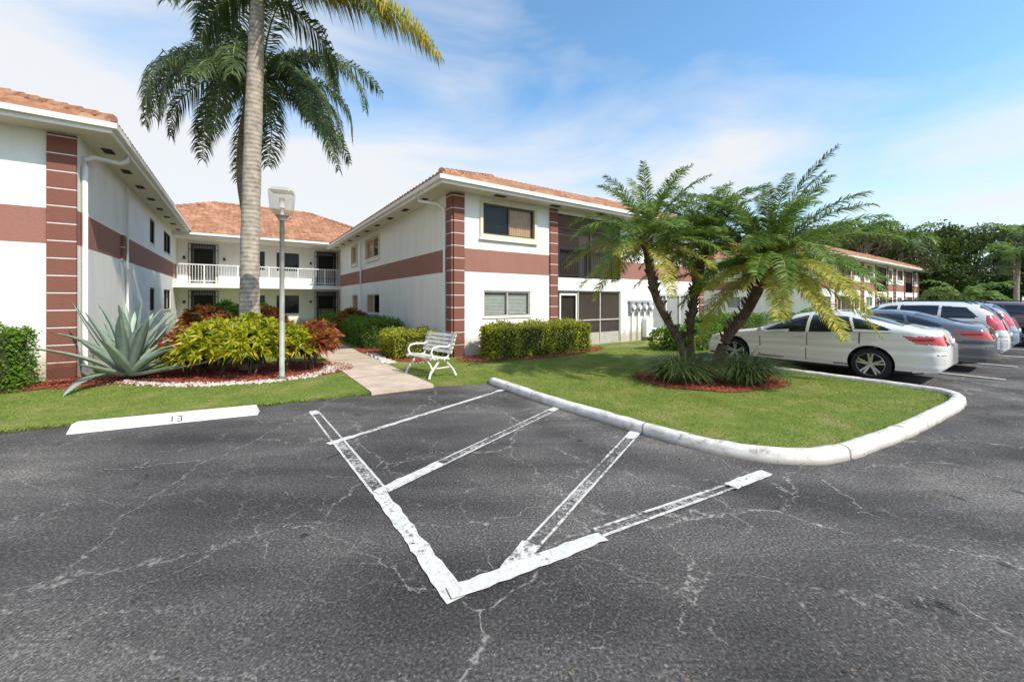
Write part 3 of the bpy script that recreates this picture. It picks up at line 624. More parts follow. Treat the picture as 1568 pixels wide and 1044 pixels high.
lk=PL((13.2,9),(1,0),(0,-1)); lo=[(2,3,.1,2.1),(2,3,2.6,4.7),(5,6.5,1,2),(5,6.5,3.6,4.6),(10,11.5,1,2),(10,11.5,3.6,4.6)]; wall(w,lk,0,14.3,0,ZS,lo,None)
w.build('walls',B)
t=MB()
for k in range(3):
    b0=k*10; window(t,f,b0+1,b0+2.9,3.72,4.66,'blind',M_BLACK,True); window(t,f,b0+1,b0+2.8,1.2,2.0,'blind',M_ALU); window(t,f,b0+8,b0+9.2,1.0,2.0,'none',M_ALU); window(t,f,b0+8,b0+9.2,3.7,4.6,'none',M_ALU)
    porch(t,f,b0+4,b0+7.2,4.72,2.05,2.5); pbox(t,f,b0+4,b0+7.2,2.05,2.5,-.06,.03,M_TRIM)
    for a in (b0,b0+3.5,b0+7.3,b0+9.5): pilaster(t,f,a+.02,a+.34,.05,ZS-.02)
window(t,wl,4,6,3.7,4.6); window(t,wl,4,6,1.1,2)
for o in lo: window(t,lk,*o,'none',M_BLACK,cols=1)
railing(t,lk,0,14.3,2.5,1,M_TRIM,.05,.2)
t.build('windows_and_porches',B)
t=MB(); hiproof(t,26.9,58.2,-.65,15,ZF+.03,.43,4.2,.125); hiproof(t,13.9,26.8,8,20,ZF+.05,.45,6,.125); t.build('tile_roof',B)
t=MB(); eaves(t,26.9,58.2,-.62,15,ZS,ZF); eaves(t,13.9,26.8,8,20,ZS+.02,ZF+.02); t.build('eaves_and_gutters',B)

# ---------------------------------------------------------------- lamp, bench
L0=empty('street_lamp',(-4.79,8.16,0))
mb=MB(); M_POLE=mat('painted_pole',(.34,.34,.30),.5,.3,5,0,60)
mb.tube([(0,0,.03),(0,0,.12)],.085,16,M_POLE); mb.tube([(0,0,.1),(0,0,3.38)],[.05,.045],16,M_POLE); mb.tube([(0,0,3.36),(0,0,3.42),(0,0,3.46)],[.06,.09,.13],16,M_POLE)
mb.tube([(0,0,3.46),(0,0,3.62)],.035,10,M_TRIM); mb.tube([(0,0,3.62),(0,0,3.82)],.055,10,M_TRIM)
mb.build('pole',L0,True)
mb=MB(); m,nt,b,o=newmat('acrylic_globe'); b.inputs['Base Color'].default_value=(.42,.38,.30,1); b.inputs['Roughness'].default_value=.1
tr=N(nt,'ShaderNodeBsdfTransparent'); mx=N(nt,'ShaderNodeMixShader'); mx.inputs[0].default_value=.6; nt.links.new(b.outputs[0],mx.inputs[1]); nt.links.new(tr.outputs[0],mx.inputs[2]); nt.links.new(mx.outputs[0],o.inputs[0])
M_ACR=m
i0=mb.mi(M_ACR); prof=[(.12,3.47),(.18,3.5),(.205,3.58),(.225,3.8),(.235,3.93),(.215,3.99),(.15,4.02),(.0,4.03)]; n=32
for r,z in prof:
    for k in range(n):
        a=2*math.pi*k/n; ca,sa=math.cos(a),math.sin(a); q=(abs(ca)**5+abs(sa)**5)**(-1/5); mb.v.append((r*q*ca,r*q*sa,z))
for j in range(len(prof)-1):
    for k in range(n): mb.f.append((j*n+k,j*n+(k+1)%n,(j+1)*n+(k+1)%n,(j+1)*n+k)); mb.m.append(i0)
g=mb.build('lantern_globe',L0,True); g.rotation_euler=(0,0,.35)
mb=MB(); mb.box(-.2,.2,-.2,.2,3.955,3.975,M_TRIM); q=mb.build('lantern_reflector',L0); q.rotation_euler=(0,0,.35)

Bn=empty('park_bench',(-1.72,8.80,.06),math.radians(-45))
M_BW=mat('white_bench_paint',(.70,.67,.61),.5,.15,8)
mb=MB()
for k in range(5):
    y=-.42+k*.085; mb.box(-.56,.56,y,y+.065,.42-.012*abs(k-1),.445-.012*abs(k-1),M_BW)
mb.build('seat',Bn)
mb=MB()
for k in range(5):
    z=.5+k*.085; y=.02+.028*k
    mb.hexa([(-.56,y,z),(.56,y,z),(.56,y+.025,z),(-.56,y+.025,z),(-.56,y+.02,z+.062),(.56,y+.02,z+.062),(.56,y+.045,z+.062),(-.56,y+.045,z+.062)],M_BW)
mb.build('backrest',Bn)
for i,x in enumerate((-.46,.46)):
    mb=MB()
    mb.tube([(x,-.47,0),(x,-.42,.12),(x,-.30,.25),(x,-.22,.36),(x,-.25,.41)],.03,8,M_BW); mb.tube([(x,.22,0),(x,.14,.14),(x,0,.28),(x,-.1,.36),(x,-.05,.41)],.03,8,M_BW)
    mb.tube([(x,-.44,.405),(x,-.2,.39),(x,0,.41),(x,.05,.5),(x,.16,.92)],.026,8,M_BW)
    mb.tube([(x,-.36,.41),(x,-.42,.55),(x,-.36,.64),(x,-.2,.66),(x,.0,.64),(x,.08,.68)],.024,8,M_BW); mb.tube([(x,-.3,.2),(x,.1,.2)],.018,6,M_BW)
    mb.build('leg_and_arm_%d'%(i+1),Bn,True)

# ---------------------------------------------------------------- vegetation
def hedge(name,u0,u1,v0,v1,z0,z1,m,dens=700,size=.07):
    mb=MB(); e=.10
    H=[W(u0+e,v0+e),W(u1-e,v0+e),W(u1-e,v1-e),W(u0+e,v1-e)]
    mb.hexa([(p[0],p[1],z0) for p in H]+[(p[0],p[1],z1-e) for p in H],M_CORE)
    fs=[((u0,v0,z0),(u1-u0,0,0),(0,0,z1-z0),(0,-1,0)),((u0,v1,z0),(u1-u0,0,0),(0,0,z1-z0),(0,1,0)),((u0,v0,z0),(0,v1-v0,0),(0,0,z1-z0),(-1,0,0)),((u1,v0,z0),(0,v1-v0,0),(0,0,z1-z0),(1,0,0)),((u0,v0,z1),(u1-u0,0,0),(0,v1-v0,0),(0,0,1))]
    for O,a,b,nn in fs:
        O,a,b,nn=map(np.array,(O,a,b,nn)); ar=np.linalg.norm(np.cross(a,b)); n=int(ar*dens)
        s=rng.random((n,1)); t=rng.random((n,1)); Q=O+a*s+b*t
        wob=.05*np.sin(Q[:,0]*5+Q[:,2]*3)+.05*np.sin(Q[:,1]*6+1)+.04*np.sin(Q[:,0]*11+Q[:,1]*9)+rng.normal(size=n)*.045-.05
        Q=Q+nn*wob[:,None]
        c=np.array([(u0+u1)/2,(v0+v1)/2,(z0+z1)/2]); h=np.array([(u1-u0)/2,(v1-v0)/2,(z1-z0)/2]); 
        q=np.abs((Q-c)/h); ex=np.minimum(q,1)**6; k=(ex[:,0]+ex[:,1]+ex[:,2]*(Q[:,2]>c[2]))
        Q=c+(Q-c)*(1-.045*np.maximum(0,k-1))[:,None]
        D=nn+rdir(n)*.9
        X=CO[0]+Q[:,0]*AX[0]+Q[:,1]*BX[0]; Y=CO[1]+Q[:,0]*AX[1]+Q[:,1]*BX[1]; P=np.column_stack([X,Y,Q[:,2]])
        DD=np.column_stack([D[:,0]*AX[0]+D[:,1]*BX[0],D[:,0]*AX[1]+D[:,1]*BX[1],D[:,2]])
        leaves(mb,P,DD,size*(.6+.8*rng.random(n)),size*.55,m,.1)
    return mb.build(name)
hedge('hedge',.55,4.35,-1.35,-.45,.06,.98,M_HEDY,900)
hedge('hedge',-1.65,-.35,3.2,6.8,.06,.98,M_HEDG)
hedge('hedge',-1.6,-.25,.35,1.9,.06,.78,M_HEDY,900)
hedge('hedge',6.6,8.4,-3.3,-2.2,.06,.8,M_HEDG)
hedge('hedge',9.2,14,-2.4,-1.4,.06,1.05,M_HEDG,500)
hedge('hedge',-10.9,-8.35,.5,1.35,.04,1.18,M_HEDG,1100,.06)
hedge('hedge',-1.5,-.4,8,13,.06,1.0,M_HEDG,300,.1)
for (u,v,r) in ((6.6,-2.4,.5),(9.0,-2.6,.55),(15,-2,.7),(18,-2,.7),(22,-1.6,.8)):
    mb=MB(); x,y,_=W(u,v); blob_leaves(mb,(x,y,r*.75),(r,r,r*.85),int(1600*r),.12,.06,M_HEDG,shell=.7); mb.build('shrub')
def croton(name,cl,m,n,L,Wd):
    mb=MB()
    for (x,y,z,r) in cl:
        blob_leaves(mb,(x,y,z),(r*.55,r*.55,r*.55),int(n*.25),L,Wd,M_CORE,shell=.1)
        k=int(n/9)
        for q in range(k):
            d=rdir(1)[0]; d[2]=abs(d[2])*.95-.25; c=np.array((x,y,z))+d*r*random.uniform(.75,1.08)
            if c[2]<.12: continue
            ax=unit(np.array([d+np.array([0,0,.7])]))[0]
            D=ax*.55+rdir(11)*.95; P=np.tile(c,(11,1)); D=np.where((D@ax)[:,None]<-.1,-D,D)
            leaves(mb,P,D,L*(.7+.6*rng.random(11)),Wd,m,.22)
        for q in range(5): mb.tube([(x+random.uniform(-.1,.1),y+random.uniform(-.1,.1),.05),(x+random.uniform(-.3,.3),y+random.uniform(-.3,.3),z)],.012,5,M_BARK)
    return mb.build(name)
croton('croton_shrub',[(-6.5,8.7,.72,.68),(-5.7,8.6,.7,.66),(-6.1,9.2,.85,.65),(-5.2,9.0,.7,.55),(-6.9,8.7,.55,.5)],M_CROT,1500,.20,.05)
croton('red_croton_shrub',[(-7.25,8.75,.65,.42),(-7.5,9.4,.75,.45),(-4.85,9.4,.7,.5),(-5.15,10.2,.75,.5),(-7.2,9.8,.95,.45)],M_CROR,1100,.22,.06)
croton('red_croton_shrub',[(*W(-4.2,5.5)[:2],.7,.6),(*W(-4.3,7.5)[:2],.9,.7),(*W(-1.0,7.8)[:2],.8,.6),(*W(-6.0,6)[:2],1.0,.6)],M_CROR,700,.28,.07)
croton('variegated_shrub',[(*W(-4.6,9.5)[:2],1,.8),(*W(-5.6,11)[:2],1,.8)],M_HEDG,500,.3,.08)
mb=MB(); ib=mb.mi(M_AGAVE)
def agleaf(base,az,el,L,wd,curl):
    h=np.array([math.cos(az),math.sin(az),0]); sd=np.array([-h[1],h[0],0]); up=np.array([0,0,1.]); p=np.array(base,float); b=len(mb.v); n=11
    tw=random.uniform(-.25,.25)
    for k in range(n+1):
        t=k/n; a=el+curl*(t-.3); d=h*math.cos(a)+up*math.sin(a)+sd*tw*t; nn=-h*math.sin(a)+up*math.cos(a)
        wv=wd*(math.sin(math.pi*min(1,(.22+.78*t)))**.7 if t<.999 else 0.01)*.5
        for s,o in ((-1,.35),(-.45,.06),(0,-.0),(.45,.06),(1,.35)):
            mb.v.append(tuple(p+sd*s*wv+nn*o*wv))
        mb.v.append(tuple(p-nn*.25*wv)); p=p+d*L/n
    for k in range(n):
        for j in range(5):
            j2=(j+1)
            mb.f.append((b+k*6+j,b+k*6+j2,b+(k+1)*6+j2,b+(k+1)*6+j)); mb.m.append(ib)
        mb.f.append((b+k*6+5,b+k*6,b+(k+1)*6,b+(k+1)*6+5)); mb.m.append(ib)
for k in range(46):
    az=k*2.4+random.uniform(-.15,.15); t=k/46; el=math.radians(4+76*t+random.uniform(-7,7)); 
    away=math.cos(az-(TH+math.pi)); front=math.cos(az-(TH-math.pi/2)); L=(1.7-.1*t)*random.uniform(.85,1.08)
    if away>.35 and front<.6 and el<1.0: L=.8; el=max(el,.9)
    agleaf((-8.05+.05*math.cos(az),8.2+.05*math.sin(az),.12),az,el,L,.21,random.choice((-.2,-.5,-.9,.1)))
mb.build('agave_plant',None,True)
def liriope(name,c,r,n,L):
    mb=MB(); A=rng.random(n)*2*np.pi; R=np.sqrt(rng.random(n))*r
    P=np.column_stack([c[0]+R*np.cos(A),c[1]+R*np.sin(A),np.full(n,.08)])
    D=np.column_stack([np.cos(A)*R/r+rng.normal(size=n)*.35,np.sin(A)*R/r+rng.normal(size=n)*.35,np.full(n,1.9)])
    blades(mb,P,D,L*(.6+.6*rng.random(n)),.014,1.9,M_LIRI,5); return mb.build(name)
liriope('liriope_clump',(3.4,7.95),.34,1500,.85); liriope('liriope_clump',(4.65,7.85),.36,1700,.85); liriope('liriope_clump',(4.05,8.75),.4,900,.6)

def palm(name,path,rad,tm,crown,nf,L,ll,lw,nl,m,my,fy,elr=(-.5,1.25),droop=(1.4,2.3),hang=.6,vang=.6,rach=.025,extra=[],boots=False):
    root=empty(name,path[0]); 
    mb=MB(); o=Vector(path[0])
    PP=[]; R=[]
    pts=[Vector(p)-o for p in path]
    for i in range(len(pts)-1):
        p0=pts[max(i-1,0)];p1=pts[i];p2=pts[i+1];p3=pts[min(i+2,len(pts)-1)]
        for k in range(14):
            t=k/14; q=.5*((2*p1)+(p2-p0)*t+(2*p0-5*p1+4*p2-p3)*t*t+(3*p1-p0-3*p2+p3)*t**3); PP.append(q); rr=rad[i]*(1-t)+rad[i+1]*t; R.append(rr*(1+random.uniform(-.03,.03)))
    PP.append(pts[-1]); R.append(rad[-1])
    mb.tube(PP,R,18,tm)
    c=pts[-1]
    if boots:
        for k in range(110):
            i=random.randint(int(len(PP)*.35),len(PP)-1); a=random.random()*6.28; q=PP[i]; r=R[i]; d=Vector((math.cos(a),math.sin(a),.9))
            mb.tube([q+Vector((math.cos(a),math.sin(a),0))*r*.7,q+d*(r*.9+.07)],[.03,.012],5,tm)
    mb.build('trunk',root,True)
    mb=MB(); 
    for k in range(nf):
        az=k*2.39996+random.uniform(-.2,.2); t=(k+.5)/nf
        el=elr[0]+(elr[1]-elr[0])*t**.9+random.uniform(-.12,.12); dr=droop[0]+(droop[1]-droop[0])*random.random()
        if el<0: dr*=.5
        mm=my if (k<nf*fy) else m
        frond(mb,(c.x+.05*math.cos(az),c.y+.05*math.sin(az),c.z+.12*t),az,el,L*random.uniform(.85,1.1),dr,nl,ll,lw,mm,hang,vang,rach)
    for (az,el,LL,dr,mm) in extra: frond(mb,(c.x,c.y,c.z),az,el,LL,dr,nl,ll,lw,mm,hang,vang,rach)
    mb.build('fronds',root)
    return root
palm('royal_palm',[(-6.35,9.5,0),(-6.36,9.5,2.2),(-6.30,9.5,5),(-6.18,9.45,7.6),(-6.1,9.4,9.2)],[.24,.205,.19,.17,.13],M_TRUNK,None,9,3.4,.8,.036,120,M_PALM,M_PALMY,.0,(.5,1.35),(1.2,1.8),.9,.45,.035,
     extra=[(-.12,.05,5.3,1.0,M_PALMY),(-.02,.2,5.0,1.15,M_PALMY),(.15,.3,4.7,1.2,M_PALM),(-.35,.2,4.2,1.3,M_PALM),(3.3,-.3,2.0,1.2,M_PALM),(.6,-.1,2.8,1.5,M_PALM)])
palm('royal_palm',[(-8.0,12.2,0),(-8.1,12.2,3.2),(-8.38,12.15,5.6),(-8.2,12.1,7.4),(-7.75,12.1,8.5)],[.17,.15,.14,.13,.11],M_TRUNKB,None,20,3.9,.75,.036,120,M_PALM,M_PALM,0,(-.4,1.3),(1.7,2.5),.9,.45,.035,
     extra=[(3.1,.8,4.6,2.3,M_PALM),(3.4,.5,4.2,2.2,M_PALM),(-.4,.35,4.1,2.2,M_PALM),(-.1,.8,4.5,2.3,M_PALM),(-1.5,.1,3.6,2.3,M_PALM),(2.8,.3,4.2,1.9,M_PALM),(.1,.25,3.9,2.1,M_PALM),(-2.2,.3,3.8,2.2,M_PALM),(-.9,-.1,3.0,1.5,M_PALM)])
palm('pygmy_date_palm',[(3.90,8.55,.05),(3.62,8.5,.8),(3.12,8.5,1.8),(2.92,8.5,2.95)],[.10,.075,.085,.10],M_TRUNKD,None,42,1.75,.30,.018,100,M_PYG,M_PYGY,.22,(-.5,1.5),(.7,1.6),.4,.7,.013,boots=True)
palm('pygmy_date_palm',[(4.10,8.85,.05),(4.05,8.9,.8),(4.15,8.95,1.7),(4.40,9.0,2.95)],[.10,.07,.08,.09],M_TRUNKD,None,40,1.75,.30,.018,100,M_PYG,M_PYGY,.15,(-.25,1.5),(.7,1.5),.4,.7,.013,boots=True)
palm('pygmy_date_palm',[(4.3,8.4,.05),(4.55,8.4,.8),(5.05,8.4,1.5),(5.55,8.4,2.5)],[.12,.09,.10,.11],M_TRUNKD,None,66,2.2,.34,.019,120,M_PYG,M_PYGY,.24,(-.6,1.5),(.6,1.55),.4,.7,.014,boots=True)
for (x,y,h,L) in ((50,50.5,9.4,4.4),(60,47,9.5,4.2),(51.5,40,6.3,3.6),(66,50,10,4),(45,50,10.5,3.6)):
    palm('palm_tree',[(x,y,0),(x,y,h*.5),(x+.3,y,h)],[.25,.2,.15],M_TRUNK,None,20,L,1.0,.13,28,M_PYG,M_PALM,.5,(-.4,1.2),(1.2,2.0),.6,.5,.05)
palm('palm_tree',[(37,32,0),(37,32,1.0),(37,32,1.6)],[.3,.25,.2],M_TRUNK,None,24,3.4,.7,.09,36,M_PYG,M_PYG,0,(-.1,1.3),(1.2,1.9),.5,.5,.04)
mb=MB()
T=[(49,57,13),(53,56,12.5),(57,55,12),(46,58,13.5),(61,54,12),(65,52,11.5),(44,56,12)]
for k in range(34):
    t=k/33; T.append((34+62*t+random.uniform(-3,3),62-27*t+random.uniform(-2,6),random.uniform(9.5,14.0)*(1-.12*t)))
for k in range(14):
    t=k/13; T.append((34+42*t+random.uniform(-2,2),55-17*t+random.uniform(-2,2),random.uniform(4.5,7.5)))
for (x,y,h) in T:
    tm=M_TREE2 if random.random()<.35 else M_TREE
    mb.tube([(x,y,0),(x+.3,y,h*.3),(x+random.uniform(-.8,.8),y,h*.6)],[.3,.22,.12],7,M_BARK)
    for q in range(13):
        a=random.random()*6.28; r=random.uniform(.12,.45)*min(h,10); z=h*random.uniform(.25,.93); rr=min(h,10)*random.uniform(.09,.19)
        cx,cy=x+math.cos(a)*r,y+math.sin(a)*r*.8
        mb.tube([(x,y,h*.35),(cx,cy,z)],[.12,.04],5,M_BARK,False)
        blob_leaves(mb,(cx,cy,z),(rr*1.25,rr*1.2,rr*.75),210,.40,.2,tm,shell=.3)
mb.build('distant_trees')
mb=MB()
def branch(p,d,L,r,depth):
    q=p+d*L; mb.tube([p,(p+q)/2+Vector((random.uniform(-.1,.1),)*3)*L*.3,q],[r,r*.8,r*.6],5,M_BARK,False)
    if depth==0:
        blob_leaves(mb,tuple(q),(.5,.5,.4),16,.3,.2,M_TREE,shell=.2); return
    for k in range(3): branch(q,(d+Vector((random.gauss(0,.5),random.gauss(0,.5),random.gauss(.1,.3)))).normalized(),L*.72,r*.6,depth-1)
for (x,y) in ((39,46),(43,47)): branch(Vector((x,y,0)),Vector((0,0,1)),3.6,.2,4)
mb.build('sparse_tree')

# ---------------------------------------------------------------- cars
def carpaint(n,col,metal=0):
    m=mat(n,col,.35 if not metal else .3,.02,1,metal=metal,spec=.5,coat=1); return m
M_TIRE=mat('tire_rubber',(.02,.02,.02),.85); M_RIM=mat('alloy_rim',(.5,.51,.53),.25,.05,3,metal=.8)
M_CGL=mat('car_glass',(.012,.015,.017),.04,.05,1,spec=1); M_TAIL=mat('tail_light',(.50,.01,.012),.12,.1,20,spec=.8,coat=1)
M_CHR=mat('chrome',(.7,.7,.72),.12,.02,1,metal=1); M_SEAM=mat('panel_gap',(.02,.02,.02),.7); M_HEAD=mat('headlamp',(.55,.57,.6),.08,.1,10,spec=1); M_PLAST=mat('black_plastic',(.025,.025,.025),.6)
M_PLATE=mat('license_plate',(.6,.62,.6),.5,.15,30)
def sm(x,xp,fp,k=.05):
    xs=np.linspace(-.3,xp[-1]+.3,900); y=np.interp(xs,xp,fp); dx=xs[1]-xs[0]; r=int(3*k/dx); g=np.exp(-.5*(np.arange(-r,r+1)*dx/k)**2); g/=g.sum()
    yp=np.pad(y,r,mode='edge'); return np.interp(x,xs,np.convolve(yp,g,'valid'))
def inp(x,z,poly):
    c=False;n=len(poly)
    for i in range(n):
        x1,y1=poly[i];x2,y2=poly[(i+1)%n]
        if (y1>z)!=(y2>z) and x<(x2-x1)*(z-y1)/(y2-y1)+x1: c=not c
    return c
SEDAN=dict(L=4.82,w=.915,wx=(.95,3.745),wr=.335,
  top=([0,.04,.15,.45,.9,1.3,1.5,1.9,2.25,2.65,3.0,3.4,3.8,4.1,4.4,4.65,4.76,4.82],[.48,.60,.70,.81,.90,.965,1.02,1.24,1.375,1.445,1.455,1.415,1.31,1.205,1.13,1.10,1.03,.72]),
  belt=([0,.3,.9,1.4,2.5,3.5,4.3,4.7,4.82],[.46,.68,.82,.885,.95,1.01,1.04,.97,.68]),
  plan=([0,.05,.2,.5,1.0,2.4,3.8,4.4,4.68,4.78,4.82],[.50,.64,.79,.89,.97,1.0,.985,.93,.85,.76,.66]),
  win=[[(1.66,.95),(2.1,1.20),(2.5,1.335),(2.56,1.345),(2.56,.98)],[(2.63,.985),(2.63,1.35),(3.0,1.36),(3.32,1.33),(3.45,1.035)],[(3.49,1.04),(3.38,1.32),(3.62,1.26),(3.95,1.14),(4.08,1.075)]],
  ws=(1.45,2.2),rw=(3.5,4.2),tail=[(4.24,.965),(4.42,.83),(4.95,.79),(4.95,.98),(4.7,.985)],
  doors=(1.58,2.6,3.55),hatch=False)
SUV=dict(L=4.6,w=.91,wx=(.9,3.6),wr=.35,
  top=([0,.04,.15,.5,.95,1.2,1.6,1.95,2.4,3.0,3.7,4.1,4.3,4.5,4.58,4.6],[.6,.78,.88,.97,1.04,1.1,1.38,1.58,1.66,1.67,1.64,1.58,1.42,1.12,.9,.7]),
  belt=([0,.3,.9,1.4,2.5,3.5,4.3,4.6],[.6,.8,.95,1.0,1.04,1.1,1.12,.68]),
  plan=([0,.05,.2,.5,1.0,2.4,3.8,4.3,4.52,4.6],[.6,.72,.84,.92,.98,1.0,.98,.94,.88,.78]),
  win=[[(1.45,1.06),(1.85,1.36),(2.15,1.52),(2.42,1.55),(2.42,1.08)],[(2.49,1.09),(2.49,1.555),(3.3,1.55),(3.3,1.13)],[(3.37,1.14),(3.37,1.545),(3.85,1.5),(4.1,1.22)]],
  ws=(1.2,1.95),rw=(4.08,4.46),tail=[(4.25,.9),(4.22,1.3),(4.7,1.3),(4.7,.88)],
  doors=(1.4,2.45,3.4),hatch=True)
def car(name,p,paint,u,vf,rot=0):
    x0,y0,_=W(u,vf); root=empty(name,(x0,y0,0),TH-math.pi/2+rot)
    L=p['L']; NX=250; MB_=30; MT=34
    s=np.linspace(0,1,NX); X=L*(s-.012*np.sin(4*np.pi*s)); X=np.clip(X,0,L)
    top=sm(X,*p['top'],.05); belt=np.minimum(sm(X,*p['belt'],.08),top-.03); plan=sm(X,*p['plan'],.03)*p['w']
    zb=np.interp(X,[0,.12,.5,L-.5,L-.1,L],[.34,.22,.19,.2,.27,.38])
    sec=[]
    for i in range(NX):
        w=plan[i]; pts=[]
        pts.append((0.0,zb[i]))
        for k in range(MB_):
            t=k/(MB_-1); z=zb[i]+(belt[i]-zb[i])*t
            y=w*(.915+.085*math.sin(math.pi*min(1,(.12+t*.72))))
            y+= .012*math.exp(-((z-.36)/.03)**2)
            y-= .018*math.exp(-((z-(.54+.03*X[i]))/.05)**2)
            y+= .014*math.exp(-((z-(.70+.052*X[i]))/.022)**2)
            pts.append((y,z))
        yb=pts[-1][0]; H=top[i]-belt[i]
        for k in range(1,MT+1):
            th=math.pi/2*(k/MT); e=2/3.4
            y=yb*math.cos(th)**e if k<MT else 0; z=belt[i]+H*math.sin(th)**e
            y*=1-.30*(z-belt[i])/.52 if H>0 else 1
            pts.append((y,z))
        sec.append(pts)
    n=len(sec[0]); V=[]
    for i in range(NX):
        for (y,z) in sec[i]: V.append((X[i],-y,z))
        for (y,z) in sec[i][1:-1][::-1]: V.append((X[i],y,z))
    M=2*n-2; F=[];mi=[]; mats=[paint,M_CGL,M_TAIL,M_SEAM,M_HEAD,M_PLAST,M_CHR]
    wx0=p['win'][0][0][0]; wx1=p['win'][2][-1][0]
    def cls(x,y,z):
        ay=abs(y)
        yl=np.interp(x,X,plan)
        bz=np.interp(x,X,belt); tz=np.interp(x,X,top)
        side = ay>.52*yl
        if z>bz-.02 and side:
            for q in p['win']:
                if inp(x,z,q): return 1
        wa,wb=p['ws']
        if wa+.06<x<wb and z>bz+.02 and z>tz-.12 and ay<yl*(.80-.10*(x-wa)): return 1
        ra,rb=p['rw']
        if ra<x<rb and z>tz-.16 and ay<yl*(.60+.10*(x-ra)) : return 1
        if inp(x,z,p['tail']) and ay>.42*yl: return 2
        if z<.25: return 5
        if side and z<bz:
            for d in p['doors']:
                if abs(x-(d+.05*(z-.6)))<.007 and z>.30: return 3
            if abs(z-.30)<.008 and p['doors'][0]<x<p['doors'][2]: return 3
        if x<.45 and .60<z<.72 and ay>.55*yl: return 4
        if x<.06 and .4<z<.62 and ay<.5: return 5
        if x>L-.12 and abs(z-.62)<.008: return 3
        if x>L-.5 and abs(ay-.60*yl)<.008 and z>.85: return 3
        return 0
    for i in range(NX-1):
        for j in range(M):
            a=i*M+j;b_=i*M+(j+1)%M;c=(i+1)*M+(j+1)%M;d=(i+1)*M+j
            F.append((a,b_,c,d)); cx=[(V[a][q]+V[c][q])/2 for q in range(3)]; mi.append(cls(*cx))
    F.append(tuple(reversed(range(M)))); mi.append(0); F.append(tuple((NX-1)*M+j for j in range(M))); mi.append(0)
    me=bpy.data.meshes.new('body'); me.from_pydata(V,[],F)
    for m in mats: me.materials.append(m)
    me.polygons.foreach_set('material_index',mi); me.polygons.foreach_set('use_smooth',[True]*len(F)); me.update()
    ob=bpy.data.objects.new('body',me); COL.objects.link(ob)
    cut=MB()
    for wx in p['wx']:
        for sy in (-1,1): cut.tube([(wx,sy*.62,p['wr']+.02),(wx,sy*1.1,p['wr']+.02)],p['wr']+.05,40,M_PLAST)
    co=cut.build('cut'); 
    md=ob.modifiers.new('b','BOOLEAN'); md.operation='DIFFERENCE'; md.object=co; md.solver='EXACT'
    try: md.material_mode='TRANSFER'
    except Exception: pass
    dg=bpy.context.evaluated_depsgraph_get(); nm=bpy.data.meshes.new_from_object(ob.evaluated_get(dg)); ob.modifiers.clear(); ob.data=nm
    bpy.data.objects.remove(co); ob.parent=root
    for k,wx in enumerate(p['wx']):
        for sy in (-1,1):
            r=p['wr']; mb=MB(); yo=sy*(p['w']-.02)
            def ring(prof,m,n=40):
                i=mb.mi(m); b=len(mb.v)
                for rr,yy in prof:
                    for q in range(n): a=2*math.pi*q/n; mb.v.append((wx+rr*math.cos(a),yy,r+rr*math.sin(a)))
                for a_ in range(len(prof)-1):
                    for q in range(n): mb.f.append((b+a_*n+q,b+a_*n+(q+1)%n,b+(a_+1)*n+(q+1)%n,b+(a_+1)*n+q)); mb.m.append(i)
            ring([(r*.70,yo-sy*.03),(r*.76,yo-sy*.0),(r*.93,yo),(r*.985,yo-sy*.03),(r,yo-sy*.06),(r,yo-sy*.17),(r*.95,yo-sy*.21),(.05,yo-sy*.21)],M_TIRE)
            ring([(r*.73,yo-sy*.008),(r*.70,yo-sy*.0),(r*.665,yo-sy*.02),(r*.66,yo-sy*.12)],M_RIM); ring([(r*.68,yo-sy*.11),(.01,yo-sy*.115)],M_SEAM)
            ring([(.055,yo-sy*.05),(.05,yo-sy*.022),(.001,yo-sy*.02)],M_RIM)
            for q in range(10):
                a=2*math.pi*(q//2)/5+(.16 if q%2 else -.16)+.3; ca,sa=math.cos(a),math.sin(a); c2,s2=-sa,ca
                def pt(rr,ww,yy): return (wx+ca*rr+c2*ww,yy,r+sa*rr+s2*ww)
                y1=yo-sy*.018;y2=yo-sy*.06
                mb.hexa([pt(.03,-.022,y2),pt(r*.69,-.017,y2),pt(r*.69,.017,y2),pt(.03,.022,y2),pt(.03,-.022,y1-sy*.012),pt(r*.69,-.017,y1),pt(r*.69,.017,y1),pt(.03,.022,y1-sy*.012)],M_RIM)
            mb.build('wheel_%d'%(k*2+(sy>0)+1),root)
    mb=MB(); w=p['w']; bz=p['belt'][1][3]
    for sy in (-1,1):
        mb.tube([(p['doors'][0]+.12,sy*(w*.93),bz+.03),(p['doors'][0]+.10,sy*(w+.04),bz+.06)],.02,6,paint)
        c=(p['doors'][0]+.05,sy*(w+.10),bz+.09)
        mb.hexa([(c[0]-.03,c[1]-.09,c[2]-.05),(c[0]+.07,c[1]-.08,c[2]-.05),(c[0]+.07,c[1]+.08,c[2]-.05),(c[0]-.0,c[1]+.07,c[2]-.05),(c[0]+.0,c[1]-.08,c[2]+.06),(c[0]+.07,c[1]-.08,c[2]+.07),(c[0]+.07,c[1]+.08,c[2]+.05),(c[0]+.02,c[1]+.06,c[2]+.04)],paint)
        for d in p['doors'][1:]:
            z=.84 if not p['hatch'] else .93; mb.tube([(d-.24,sy*(w-.005),z),(d-.22,sy*(w+.02),z),(d-.09,sy*(w+.02),z+.005),(d-.07,sy*(w-.005),z+.005)],.013,6,M_CHR if not p['hatch'] else paint)
        xs=np.linspace(wx0,wx1,24); bl=np.interp(xs,X,belt); pl=np.interp(xs,X,plan)
        mb.tube([(x,sy*(a*.962+.004),b+.0) for x,a,b in zip(xs,pl,bl)],.009,6,M_CHR)
